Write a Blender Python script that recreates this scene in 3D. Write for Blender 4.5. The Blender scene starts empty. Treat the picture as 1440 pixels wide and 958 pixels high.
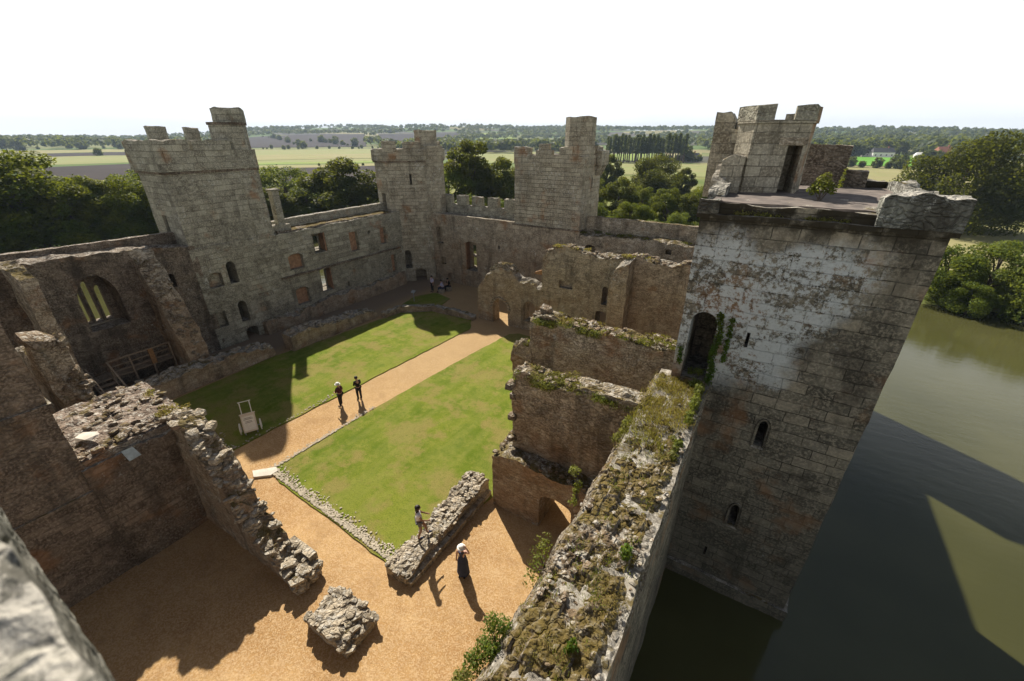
import bpy, bmesh, math, random
import numpy as np
from mathutils import Vector, Matrix, noise
R = math.radians
random.seed(7)
sc = bpy.context.scene
col = sc.collection

# ---------------------------------------------------------------- camera, world, sun
cam_d = bpy.data.cameras.new('camera'); cam = bpy.data.objects.new('camera', cam_d); col.objects.link(cam)
cam.location = (0, 0, 14); cam.rotation_euler = (R(90-25.7), 0, R(31.5))
cam_d.sensor_width = 36; cam_d.lens = 36*589/1440; cam_d.clip_start = .05; cam_d.clip_end = 20000
cam_d.dof.use_dof = True; cam_d.dof.focus_distance = 14; cam_d.dof.aperture_fstop = 1.5
sc.camera = cam
SUN_AZ, SUN_EL = 145.6, 42.0                     # towards the sun, measured from +X towards +Y
sd = Vector((math.cos(R(SUN_AZ))*math.cos(R(SUN_EL)), math.sin(R(SUN_AZ))*math.cos(R(SUN_EL)), math.sin(R(SUN_EL))))
sl = bpy.data.lights.new('sun', 'SUN'); sl.energy = 5.0; sl.angle = R(.7); sl.color = (1, .93, .82)
so = bpy.data.objects.new('sun', sl); col.objects.link(so); so.rotation_euler = sd.to_track_quat('Z', 'Y').to_euler(); so.location = (-40, 30, 60)
sc.view_settings.view_transform = 'Standard'; sc.view_settings.look = 'None'
sc.view_settings.exposure = .76; sc.view_settings.gamma = 1
w = bpy.data.worlds.new('World'); sc.world = w; w.use_nodes = True
nt = w.node_tree; nt.nodes.clear()
def N(t, ty, **kw):
    n = t.nodes.new(ty)
    for k, v in kw.items():
        if k.startswith('i_'): n.inputs[int(k[2:])].default_value = v
        else: setattr(n, k, v)
    return n
sky = N(nt, 'ShaderNodeTexSky', sky_type='NISHITA', sun_disc=False, sun_elevation=R(SUN_EL), sun_rotation=R(90-SUN_AZ), air_density=1.0, dust_density=2.2, ozone_density=1.0)
tc = N(nt, 'ShaderNodeTexCoord'); sep = N(nt, 'ShaderNodeSeparateXYZ'); nt.links.new(tc.outputs['Generated'], sep.inputs[0])
cn = N(nt, 'ShaderNodeTexNoise'); cn.inputs['Scale'].default_value = 2.2; cn.inputs['Detail'].default_value = 7
mp = N(nt, 'ShaderNodeMapping'); mp.inputs['Scale'].default_value = (1, 1, 4); nt.links.new(tc.outputs['Generated'], mp.inputs[0]); nt.links.new(mp.outputs[0], cn.inputs['Vector'])
el = N(nt, 'ShaderNodeMapRange'); nt.links.new(sep.outputs[2], el.inputs[0]); el.inputs[1].default_value = .22; el.inputs[2].default_value = .55; el.inputs[3].default_value = 1; el.inputs[4].default_value = 0
cr = N(nt, 'ShaderNodeMapRange'); nt.links.new(cn.outputs[0], cr.inputs[0]); cr.inputs[1].default_value = .35; cr.inputs[2].default_value = .7; cr.inputs[3].default_value = .78; cr.inputs[4].default_value = 1
mu = N(nt, 'ShaderNodeMath', operation='MULTIPLY'); nt.links.new(el.outputs[0], mu.inputs[0]); nt.links.new(cr.outputs[0], mu.inputs[1])
mx = N(nt, 'ShaderNodeMix', data_type='RGBA'); nt.links.new(mu.outputs[0], mx.inputs[0]); nt.links.new(sky.outputs[0], mx.inputs[6]); mx.inputs[7].default_value = (22, 22.4, 22.8, 1)
bg = N(nt, 'ShaderNodeBackground'); bg.inputs[1].default_value = .037; nt.links.new(mx.outputs[2], bg.inputs[0])
wo = N(nt, 'ShaderNodeOutputWorld'); nt.links.new(bg.outputs[0], wo.inputs[0])
sc.cycles.max_bounces = 6; sc.cycles.diffuse_bounces = 2; sc.cycles.glossy_bounces = 2; sc.cycles.transmission_bounces = 3; sc.cycles.volume_bounces = 0
sc.cycles.transparent_max_bounces = 8
sc.cycles.caustics_reflective = False; sc.cycles.caustics_refractive = False
sc.cycles.use_denoising = True

# ---------------------------------------------------------------- materials
def mat(name):
    m = bpy.data.materials.new(name); m.use_nodes = True; t = m.node_tree; t.nodes.clear()
    o = N(t, 'ShaderNodeOutputMaterial'); b = N(t, 'ShaderNodeBsdfPrincipled'); t.links.new(b.outputs[0], o.inputs[0])
    b.inputs['Specular IOR Level'].default_value = .06; b.inputs['Roughness'].default_value = .95
    return m, t, b
class G:
    """a small wrapper: sockets in, sockets out"""
    def __init__(s, t): s.t = t
    def L(s, a, b):
        if isinstance(a, (int, float)): b.default_value = a
        elif isinstance(a, tuple): b.default_value = a if len(a) == 4 or len(b.default_value) == 3 else a+(1,)
        else: s.t.links.new(a, b)
    def math(s, op, a, b=0.0, clamp=False):
        n = N(s.t, 'ShaderNodeMath', operation=op, use_clamp=clamp); s.L(a, n.inputs[0]); s.L(b, n.inputs[1]); return n.outputs[0]
    def mr(s, v, a, b, c=0.0, d=1.0, smooth=True):
        n = N(s.t, 'ShaderNodeMapRange', interpolation_type='SMOOTHSTEP' if smooth else 'LINEAR'); s.L(v, n.inputs[0])
        for i, x in enumerate((a, b, c, d)): s.L(x, n.inputs[i+1])
        return n.outputs[0]
    def mix(s, f, a, b, blend='MIX'):
        n = N(s.t, 'ShaderNodeMix', data_type='RGBA', blend_type=blend); s.L(f, n.inputs[0]); s.L(a, n.inputs[6]); s.L(b, n.inputs[7]); return n.outputs[2]
    def noise(s, vec, scale, detail=4, rough=.55, dist=0.0, dim='3D'):
        n = N(s.t, 'ShaderNodeTexNoise', noise_dimensions=dim); s.L(vec, n.inputs['Vector']); n.inputs['Scale'].default_value = scale
        n.inputs['Detail'].default_value = detail; n.inputs['Roughness'].default_value = rough; n.inputs['Distortion'].default_value = dist
        return n.outputs[0], n.outputs[1]
    def vor(s, vec, scale, feature='F1', rnd=1.0):
        n = N(s.t, 'ShaderNodeTexVoronoi', feature=feature); s.L(vec, n.inputs['Vector']); n.inputs['Scale'].default_value = scale; n.inputs['Randomness'].default_value = rnd
        return n
    def map(s, vec, sc_=(1, 1, 1), loc=(0, 0, 0)):
        n = N(s.t, 'ShaderNodeMapping'); s.L(vec, n.inputs[0]); n.inputs['Scale'].default_value = sc_; n.inputs['Location'].default_value = loc; return n.outputs[0]
    def ramp(s, v, stops):
        n = N(s.t, 'ShaderNodeValToRGB'); s.L(v, n.inputs[0]); e = n.color_ramp.elements
        while len(e) < len(stops): e.new(.5)
        for i, (p, c) in enumerate(stops): e[i].position = p; e[i].color = c+(1,)
        return n.outputs[0]
    def pos(s): return N(s.t, 'ShaderNodeNewGeometry').outputs['Position']
    def vadd(s, a, b, k):
        m_ = N(s.t, 'ShaderNodeVectorMath', operation='SCALE'); s.L(b, m_.inputs[0]); m_.inputs['Scale'].default_value = k
        n = N(s.t, 'ShaderNodeVectorMath', operation='ADD'); s.L(a, n.inputs[0]); s.L(m_.outputs[0], n.inputs[1]); return n.outputs[0]
    def bump(s, h, dist, strength=1.0, normal=None):
        n = N(s.t, 'ShaderNodeBump'); s.L(h, n.inputs['Height']); n.inputs['Distance'].default_value = dist; n.inputs['Strength'].default_value = strength
        if normal is not None: s.L(normal, n.inputs['Normal'])
        return n.outputs[0]
def stone(name, cols, mortar, con=.72, bw=.6, bh=.36, rubble=0.0, jk=.5, lichen=.2, orange=.0, dark=.4, moss=.25, topc=(.30, .27, .22), front=False, low_warm=0.0):
    m, t, b = mat(name); g = G(t); P = g.pos()
    uvn = N(t, 'ShaderNodeUVMap').outputs[0]
    _, wc = g.noise(P, 1.3, 3)
    wc2 = N(t, 'ShaderNodeVectorMath', operation='SUBTRACT'); g.L(wc, wc2.inputs[0]); wc2.inputs[1].default_value = (.5, .5, .5)
    uv = g.vadd(uvn, wc2.outputs[0], .10 if rubble < .5 else .2)
    br = N(t, 'ShaderNodeTexBrick', offset=.5, squash=1.35, squash_frequency=3); g.L(uv, br.inputs['Vector']); br.inputs['Scale'].default_value = 1
    br.inputs['Brick Width'].default_value = bw; br.inputs['Row Height'].default_value = bh; br.inputs['Mortar Size'].default_value = .013; br.inputs['Mortar Smooth'].default_value = .4
    br.inputs['Color1'].default_value = (0, 0, 0, 1); br.inputs['Color2'].default_value = (1, 1, 1, 1); br.inputs['Mortar'].default_value = (.5, .5, .5, 1)
    # rubble: squashed cells
    vm = g.map(g.vadd(P, wc2.outputs[0], .55), (4.3, 4.3, 8.5)); v1 = g.vor(vm, 1.0); ve = g.vor(vm, 1.0, 'DISTANCE_TO_EDGE')
    rv = N(t, 'ShaderNodeSeparateColor'); g.L(v1.outputs['Color'], rv.inputs[0])
    bval = N(t, 'ShaderNodeSeparateColor'); g.L(br.outputs['Color'], bval.inputs[0])
    big, _ = g.noise(P, .35, 4); mid, _ = g.noise(P, 1.7, 6, .62); fine, _ = g.noise(P, 14, 6, .65)
    rmask = g.mr(big, .62-.5*rubble, .72-.5*rubble) if 0 < rubble < 1 else float(rubble)
    sel = N(t, 'ShaderNodeMix', data_type='FLOAT'); g.L(rmask, sel.inputs[0]); g.L(bval.outputs[0], sel.inputs[2]); g.L(rv.outputs[0], sel.inputs[3])
    base = g.ramp(sel.outputs[0], [(i/(len(cols)-1), c) for i, c in enumerate(cols)])
    joint_r = g.mr(ve.outputs['Distance'], .0, .16, .5, 0)
    sj = N(t, 'ShaderNodeMix', data_type='FLOAT'); g.L(rmask, sj.inputs[0]); g.L(br.outputs['Fac'], sj.inputs[2]); g.L(joint_r, sj.inputs[3]); joint = sj.outputs[0]
    c = g.mix(g.mr(mid, .36, .66, 0, con), base, tuple(x*.55 for x in cols[0]))
    c = g.mix(g.mr(fine, .42, .68, 0, .6), c, tuple(min(1, x*1.5) for x in cols[-1]))
    jn, _ = g.noise(P, 2.3, 3)
    c = g.mix(g.math('MULTIPLY', joint, g.mr(jn, .38, .62, .1, jk*1.5)), c, mortar)
    sp = N(t, 'ShaderNodeSeparateXYZ'); g.L(P, sp.inputs[0])
    if orange:
        o1, _ = g.noise(g.map(P, (1, 1, 1), (9, 3, 5)), .55, 5, .6)
        c = g.mix(g.mr(o1, .60-.16*orange, .74-.16*orange, 0, .75), c, g.mix(sel.outputs[0], (.22, .115, .055), (.34, .20, .11)))
    if low_warm:   # warm bounce light from the gravel, painted into the browner lower courses
        c = g.mix(g.math('MULTIPLY', g.mr(sp.outputs[2], 6.2, 2.5), g.mr(mid, .25, .6, low_warm*.3, low_warm)), c, g.mix(sel.outputs[0], (.27, .175, .10), (.38, .26, .16)))
    # dark algae staining in long runs below the wall tops
    dn, _ = g.noise(g.map(P, (1.6, 1.6, .28)), .9, 5, .6); dn2, _ = g.noise(g.map(P, (1, 1, 1), (4, 8, 1)), .5, 6, .7)
    c = g.mix(g.math('MULTIPLY', g.mr(dn, .60-.18*dark, .75-.15*dark), dark), c, (.055, .048, .038))
    c = g.mix(g.mr(dn2, .60-.1*dark, .70-.05*dark, 0, dark*1.1), c, (.05, .042, .034))
    ln, _ = g.noise(P, 5.5, 9, .78); l2, _ = g.noise(g.map(P, (1, 1, 1), (2, 7, 3)), .6, 4)
    lm = g.math('MULTIPLY', g.mr(ln, .60-.13*lichen, .64-.12*lichen), g.mr(l2, .62-.22*lichen, .72-.15*lichen))
    c = g.mix(g.math('MULTIPLY', lm, .8), c, (.50, .50, .45))
    if front:
        edge = g.math('ADD', g.math('MULTIPLY', sp.outputs[2], .30), -.95)
        xe, _ = g.noise(P, .9, 4)
        fm = g.math('MULTIPLY', g.mr(g.math('SUBTRACT', edge, g.math('SUBTRACT', sp.outputs[0], g.math('MULTIPLY', xe, 1.6))), .35, .95), g.mr(g.math('ADD', sp.outputs[2], g.math('MULTIPLY', xe, 2.4)), 7.5, 9.0))
        f2 = g.math('MULTIPLY', g.mr(g.math('ADD', sp.outputs[2], g.math('MULTIPLY', g.math('SUBTRACT', xe, .5), 2.5)), 11.9, 10.9), g.mr(sp.outputs[1], 14.6, 14.0))
        fl, _ = g.noise(P, 6.5, 10, .84); fb, _ = g.noise(P, .75, 4, .6); blk = g.math('ADD', g.mr(bval.outputs[0], .0, 1, .515, .42, False), g.mr(fb, .35, .65, .06, -.06, False))
        fm = g.math('MULTIPLY', g.math('MULTIPLY', fm, f2), g.mr(g.math('SUBTRACT', fl, blk), -.02, .06))
        c = g.mix(g.math('MULTIPLY', fm, .9), c, g.mix(fine, (.44, .47, .47), (.70, .73, .72)))
        # colour deepens to green-black down towards the water line
        c = g.mix(g.mr(sp.outputs[2], 5.5, -1.5, 0, .62), c, (.045, .045, .035))
        c = g.mix(g.math('MULTIPLY', g.mr(sp.outputs[2], 11.3, 12.0), g.mr(g.math('ADD', mid, 0.0), .35, .55)), c, (.045, .038, .026))
    nz = N(t, 'ShaderNodeNewGeometry'); ns = N(t, 'ShaderNodeSeparateXYZ'); g.L(nz.outputs['Normal'], ns.inputs[0])
    tm = g.mr(ns.outputs[2], .45, .85); tn, _ = g.noise(P, 3.2, 7, .7)
    topcol = g.mix(g.mr(tn, .4, .6), tuple(x*.45 for x in topc), topc)
    topcol = g.mix(g.mr(ln, .5, .58, 0, .85), topcol, (.46, .43, .37))
    mn, _ = g.noise(g.map(P, (1, 1, 1), (5, 5, 5)), 1.1, 7, .7)
    topcol = g.mix(g.mr(mn, .62-.25*moss, .68-.2*moss, 0, .85), topcol, g.mix(fine, (.07, .055, .015), (.165, .12, .035)))
    c = g.mix(tm, c, topcol)
    g.L(c, b.inputs['Base Color'])
    h = g.math('ADD', g.math('MULTIPLY', joint, -1.0), g.math('MULTIPLY', fine, .55)); h = g.math('ADD', h, g.math('MULTIPLY', mid, .9)); h = g.math('ADD', h, g.math('MULTIPLY', sel.outputs[0], .35))
    g.L(g.bump(h, .04 if rubble < .5 else .06, 1.0), b.inputs['Normal'])
    return m
M = {}
M['left'] = stone('weathered_ashlar', [(.17, .155, .12), (.26, .245, .19), (.32, .305, .24), (.40, .38, .30)], (.12, .11, .085), rubble=.30, lichen=.42, orange=.15, dark=.36, con=.5)
M['towers'] = stone('tower_ashlar', [(.20, .172, .125), (.28, .25, .19), (.35, .32, .25), (.42, .38, .29)], (.12, .105, .08), bw=.58, bh=.33, lichen=.5, orange=.34, dark=.36, con=.5)
M['front'] = stone('lichened_ashlar', [(.10, .092, .072), (.18, .162, .125), (.24, .215, .165), (.31, .27, .20)], (.06, .055, .045), bw=.66, bh=.37, lichen=.15, orange=.40, dark=.5, front=True, jk=.7)
M['rubble'] = stone('ruin_rubble', [(.23, .185, .13), (.33, .275, .195), (.41, .345, .25), (.54, .48, .38)], (.17, .14, .10), rubble=1, lichen=.45, orange=.3, dark=.5, moss=.6, topc=(.27, .22, .15), low_warm=.7)
M['ruin_ashlar'] = stone('ruin_coursed_stone', [(.23, .19, .14), (.32, .27, .20), (.39, .335, .25), (.46, .40, .305)], (.13, .11, .08), rubble=.45, lichen=.4, orange=.3, dark=.45, moss=.45, low_warm=.4)
M['dark'] = stone('dark_chapel_rubble', [(.12, .095, .072), (.18, .145, .11), (.23, .185, .14), (.32, .27, .21)], (.12, .095, .07), rubble=.8, lichen=.3, orange=.35, dark=.6, moss=.2, topc=(.27, .22, .17))  # darker rubble tones, also used on string and corbel courses
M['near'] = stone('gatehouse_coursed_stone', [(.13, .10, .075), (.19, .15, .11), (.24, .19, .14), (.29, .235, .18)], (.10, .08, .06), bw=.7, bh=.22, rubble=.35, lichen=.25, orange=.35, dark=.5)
M['walltop'] = stone('mossy_wall_core', [(.11, .085, .06), (.17, .135, .10), (.24, .20, .15), (.36, .32, .26)], (.10, .08, .055), rubble=1, lichen=.5, orange=.2, dark=.4, moss=.95, jk=.2, topc=(.20, .145, .09))
M['rock'] = stone('broken_stone', [(.25, .205, .145), (.34, .28, .205), (.41, .345, .26), (.50, .44, .34)], (.2, .16, .12), rubble=1, jk=.15, lichen=.35, orange=.2, dark=.35, moss=.06, topc=(.44, .37, .27))
M['core'] = stone('weathered_core_stone', [(.15, .115, .08), (.21, .165, .115), (.27, .22, .155), (.36, .305, .235)], (.14, .11, .08), rubble=1, jk=.15, lichen=.3, orange=.25, dark=.5, moss=.4, topc=(.24, .18, .12))
M['kitchen'] = stone('kitchen_wall_top', [(.16, .125, .095), (.23, .185, .14), (.29, .24, .18), (.37, .315, .25)], (.12, .09, .07), rubble=1, jk=.3, lichen=.4, orange=.25, dark=.45, moss=.2, topc=(.26, .20, .155))
M['merlon'] = stone('grey_green_merlon_stone', [(.13, .13, .11), (.17, .17, .145), (.20, .20, .17), (.25, .25, .215)], (.1, .1, .08), rubble=1, jk=.1, lichen=.45, orange=.0, dark=.7, moss=.15, topc=(.42, .40, .35))
M['parapet'] = stone('lichened_parapet_stone', [(.10, .097, .08), (.13, .127, .105), (.15, .145, .12), (.19, .18, .15)], (.25, .23, .2), rubble=1, jk=.05, lichen=.9, orange=.05, dark=.6, moss=.1, topc=(.23, .22, .185))

def simple(name, c, rough=.8, var=.25, scale=6, bump=0, c2=None, spec=.3):
    m, t, b = mat(name); g = G(t); P = g.pos(); n, _ = g.noise(P, scale, 5, .6)
    c2 = c2 or tuple(x*(1-var) for x in c)
    g.L(g.mix(g.mr(n, .3, .7), c2, c), b.inputs['Base Color']); b.inputs['Roughness'].default_value = rough; b.inputs['Specular IOR Level'].default_value = spec
    if bump: g.L(g.bump(n, bump), b.inputs['Normal'])
    return m
# gravel
m, t, b = mat('orange_gravel'); g = G(t); P = g.pos()
n1, _ = g.noise(P, .25, 5); n2, _ = g.noise(P, 2.5, 6, .7); n3, _ = g.noise(P, 26, 4, .8); v = g.vor(P, 26)
vs = N(t, 'ShaderNodeSeparateColor'); g.L(v.outputs['Color'], vs.inputs[0])
sp = N(t, 'ShaderNodeSeparateXYZ'); g.L(P, sp.inputs[0])
c = g.mix(g.mr(n1, .35, .65), (.35, .205, .08), (.50, .32, .14)); c = g.mix(g.mr(n2, .3, .75, 0, .6), c, (.33, .19, .085))
c = g.mix(g.mr(vs.outputs[0], .1, .95, 0, .55), c, (.60, .43, .25)); c = g.mix(g.mr(n3, .52, .68, 0, .6), c, (.20, .11, .05))
n7, _ = g.noise(g.map(P, (1, 1, 1), (3, 1, 0)), .9, 6, .7); c = g.mix(g.mr(n7, .5, .68, 0, .4), c, (.27, .16, .075)); c = g.mix(g.mr(n7, .46, .32, 0, .35), c, (.58, .42, .24))
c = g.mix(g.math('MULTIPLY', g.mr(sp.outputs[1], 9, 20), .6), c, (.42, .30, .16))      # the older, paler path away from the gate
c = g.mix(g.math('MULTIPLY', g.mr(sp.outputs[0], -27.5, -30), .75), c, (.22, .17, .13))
g.L(c, b.inputs['Base Color']); g.L(g.bump(g.math('ADD', vs.outputs[0], g.math('ADD', n3, g.math('MULTIPLY', n2, 1.5))), .02), b.inputs['Normal']); M['gravel'] = m
# lawn
m, t, b = mat('lawn_grass'); g = G(t); P = g.pos()
n1, _ = g.noise(P, .22, 5, .6); n2, _ = g.noise(P, 1.6, 6, .7); n3, _ = g.noise(P, 22, 5, .85); n4, _ = g.noise(g.map(P, (1, 1, 1), (30, 2, 0)), .45, 5, .65)
c = g.mix(g.mr(n1, .35, .65), (.105, .16, .013), (.205, .235, .03)); c = g.mix(g.mr(n2, .42, .72, 0, .7), c, (.27, .27, .055))
c = g.mix(g.mr(n4, .47, .60, 0, .85), c, (.28, .225, .075)); c = g.mix(g.mr(n4, .40, .30, 0, .5), c, (.07, .135, .012)); c = g.mix(g.mr(n3, .45, .65, 0, .6), c, (.04, .075, .008))
n5, _ = g.noise(g.map(P, (1, .12, 1)), 1.6, 3); c = g.mix(g.mr(n5, .4, .62, 0, .32), c, (.24, .245, .06)); n6, _ = g.noise(P, 5.5, 6, .75); c = g.mix(g.mr(n6, .5, .72, 0, .55), c, (.075, .13, .012))
g.L(c, b.inputs['Base Color']); g.L(g.bump(g.math('ADD', n3, n2), .06), b.inputs['Normal']); M['lawn'] = m
# water
m, t, b = mat('murky_moat_water'); g = G(t); P = g.pos()
n1, _ = g.noise(P, .08, 4); n2, _ = g.noise(g.map(P, (.7, 1.6, 1)), 1.1, 5, .65)
c = g.mix(g.mr(n1, .35, .65), (.052, .052, .017), (.074, .072, .026)); g.L(c, b.inputs['Base Color'])
b.inputs['Roughness'].default_value = .03; b.inputs['Specular IOR Level'].default_value = .5; b.inputs['IOR'].default_value = 1.5
g.L(g.bump(n2, .012), b.inputs['Normal']); M['water'] = m
# land
m, t, b = mat('countryside_land'); g = G(t); P = g.pos(); 
_, wn = g.noise(P, .0045, 2); Pw = g.vadd(P, wn, 90.0)
v = g.vor(g.map(Pw, (.0042, .0075, 0)), 1.0); vs = N(t, 'ShaderNodeSeparateColor'); g.L(v.outputs['Color'], vs.inputs[0])
n1, _ = g.noise(P, .02, 6, .65); n2, _ = g.noise(P, .9, 4, .7)
c = g.ramp(vs.outputs[0], [(0, (.085, .075, .07)), (.22, (.095, .08, .072)), (.30, (.19, .20, .08)), (.48, (.10, .16, .04)), (.66, (.25, .22, .11)), (.82, (.10, .16, .045)), (1, (.15, .12, .09))])
for n in t.nodes:
    if n.type == 'VALTORGB': n.color_ramp.interpolation = 'CONSTANT'
c = g.mix(g.mr(n1, .3, .75, 0, .5), c, (.10, .12, .045))
d = N(t, 'ShaderNodeVectorMath', operation='LENGTH'); g.L(P, d.inputs[0])
near = g.mix(g.mr(n1, .4, .6), (.20, .20, .07), (.10, .14, .035))
c = g.mix(g.mr(d.outputs['Value'], 220, 420), near, c)
g.L(c, b.inputs['Base Color']); g.L(g.bump(n2, .1), b.inputs['Normal']); M['land'] = m
def fieldmat(name, a, b_, stripe=0, ang=0.0):
    m, t, b = mat(name); g = G(t); P = g.pos(); n1, _ = g.noise(P, .03, 6, .7); n2, _ = g.noise(g.map(P, (.2, .02, 1)), .6, 5, .7)
    c = g.mix(g.mr(n1, .3, .7), a, b_); c = g.mix(g.mr(n2, .35, .7, 0, .45), c, tuple((x+y)*.6 for x, y in zip(a, b_)))
    g.L(c, b.inputs['Base Color']); return m
M['straw'] = fieldmat('straw_stubble', (.27, .235, .12), (.22, .225, .09)); M['pasture'] = fieldmat('green_pasture', (.16, .24, .05), (.24, .27, .08))
M['plough'] = fieldmat('ploughed_soil', (.03, .024, .023), (.045, .035, .032)); M['meadow'] = fieldmat('pale_meadow', (.20, .235, .085), (.25, .23, .11)); M['bright'] = fieldmat('bright_green_field', (.10, .27, .03), (.14, .30, .04))
def leafmat(name, a, b_, c_):
    m, t, b = mat(name); g = G(t)
    ge = N(t, 'ShaderNodeNewGeometry'); oi = N(t, 'ShaderNodeObjectInfo')
    c = g.mix(ge.outputs['Random Per Island'], a, b_); n, _ = g.noise(ge.outputs['Position'], .35, 4); c = g.mix(g.mr(n, .4, .68), c, c_)
    c = g.mix(g.mr(oi.outputs['Random'], 0, 1, 0, .45, False), c, tuple(x*.6 for x in a))
    g.L(c, b.inputs['Base Color']); b.inputs['Roughness'].default_value = .6; b.inputs['Specular IOR Level'].default_value = .12
    tr = N(t, 'ShaderNodeBsdfTranslucent'); g.L(g.mix(.5, c, (.30, .32, .02)), tr.inputs[0])
    ms = N(t, 'ShaderNodeMixShader'); ms.inputs[0].default_value = .45; t.links.new(b.outputs[0], ms.inputs[1]); t.links.new(tr.outputs[0], ms.inputs[2])
    out = [x for x in t.nodes if x.type == 'OUTPUT_MATERIAL'][0]; t.links.new(ms.outputs[0], out.inputs[0]); return m
M['leaf'] = leafmat('oak_leaves', (.04, .075, .006), (.10, .135, .011), (.135, .145, .013))
M['leafd'] = leafmat('dark_leaves', (.028, .046, .006), (.065, .082, .010), (.095, .09, .012))
M['leafo'] = leafmat('big_oak_leaves', (.017, .029, .005), (.038, .048, .007), (.055, .055, .009))
M['leafl'] = leafmat('willow_leaves', (.085, .14, .02), (.15, .19, .03), (.13, .16, .03))
M['weed'] = leafmat('wall_weed_leaves', (.10, .14, .025), (.20, .22, .045), (.23, .21, .07))
M['ivy'] = leafmat('ivy_leaves', (.05, .12, .02), (.11, .19, .03), (.12, .16, .03))
M['farleaf'] = leafmat('distant_leaves', (.045, .075, .022), (.075, .105, .03), (.09, .11, .035))
M['bark'] = simple('bark', (.12, .09, .065), .95, .5, 5, .05)
M['niche'] = simple('burnt_orange_niche_stone', (.40, .235, .14), .95, .45, 4, .02)
M['wood'] = simple('old_oak_boards', (.33, .255, .18), .8, .4, 9, .01)
M['woodo'] = simple('orange_oak', (.36, .20, .085), .8, .4, 9, .01)
M['white'] = simple('white_paint', (.84, .82, .76), .5, .12, 8)
M['cream'] = simple('cream_board', (.72, .64, .54), .6, .12, 8)
M['metal'] = simple('grey_metal', (.30, .31, .31), .45, .2, 8)
M['deck'] = simple('tower_roof_lead_and_grit', (.20, .165, .14), .95, .5, 2.2, .02, (.10, .085, .075))
M['slab'] = simple('pale_slab', (.62, .56, .47), .85, .25, 3, .01)
M['chip'] = simple('stone_chips', (.46, .40, .30), .9, .35, 7)
M['sheet'] = simple('blue_grey_slate', (.45, .55, .60), .5, .3, 6)
M['skin'] = simple('skin', (.48, .29, .21), .6, .1, 5)
M['skin2'] = simple('tanned_skin', (.30, .17, .11), .6, .1, 5)
M['hairb'] = simple('dark_hair', (.02, .015, .012), .5, .3, 20)
M['hat'] = simple('white_hat', (.80, .78, .72), .8, .1, 9)
M['navy'] = simple('navy_cloth', (.035, .045, .085), .85, .3, 9)
M['black'] = simple('black_cloth', (.015, .014, .015), .85, .3, 9)
M['maroon'] = simple('maroon_cloth', (.09, .018, .03), .85, .3, 9)
M['lilac'] = simple('lilac_cloth', (.50, .50, .70), .85, .15, 9)
M['tee'] = simple('white_cotton', (.75, .72, .74), .85, .12, 9)
M['denim'] = simple('grey_denim', (.16, .16, .17), .85, .3, 9)
M['roof'] = simple('clay_tiles', (.30, .12, .075), .85, .3, 3)
M['glass'] = simple('dark_window', (.03, .035, .04), .15, .2, 3, spec=.5)
M['ink'] = simple('faded_print', (.20, .17, .15), .8, .3, 30)
# ---------------------------------------------------------------- object helpers
def tag(o, label=None, cat=None, group=None, kind=None):
    if label: o['label'] = label
    if cat: o['category'] = cat
    if group: o['group'] = group
    if kind: o['kind'] = kind
    return o
def empty(name, loc, label, cat, group=None, rz=0):
    o = bpy.data.objects.new(name, None); col.objects.link(o); o.location = loc; o.rotation_euler = (0, 0, rz); o.empty_display_size = .3
    return tag(o, label, cat, group)
def set_parent(o, p):
    o.parent = p
    if p is not None:      # children are modelled in world coordinates; keep them where they are
        o.matrix_parent_inverse = (Matrix.Translation(p.location) @ Matrix.Rotation(p.rotation_euler[2], 4, 'Z')).inverted() if not p.parent else Matrix.Identity(4)
def mesh_obj(name, verts, faces, mats, parent=None, local=False, smooth=False):
    me = bpy.data.meshes.new(name); me.from_pydata([tuple(v) for v in verts], [], faces); me.update()
    for m_ in (mats if isinstance(mats, (list, tuple)) else [mats]): me.materials.append(m_)
    o = bpy.data.objects.new(name, me); col.objects.link(o)
    if parent is not None:
        if local: o.parent = parent
        else: adopt(o, parent)
    if smooth: me.shade_smooth()
    return o
WORLD = {}
def world_of(p):
    if p.name in WORLD: return WORLD[p.name]
    m_ = Matrix.Translation(p.location) @ Matrix.Rotation(p.rotation_euler[2], 4, 'Z')
    if p.parent is not None: m_ = world_of(p.parent) @ p.matrix_parent_inverse @ m_
    return m_
def adopt(o, p):
    o.parent = p; o.matrix_parent_inverse = world_of(p).inverted()
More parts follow.
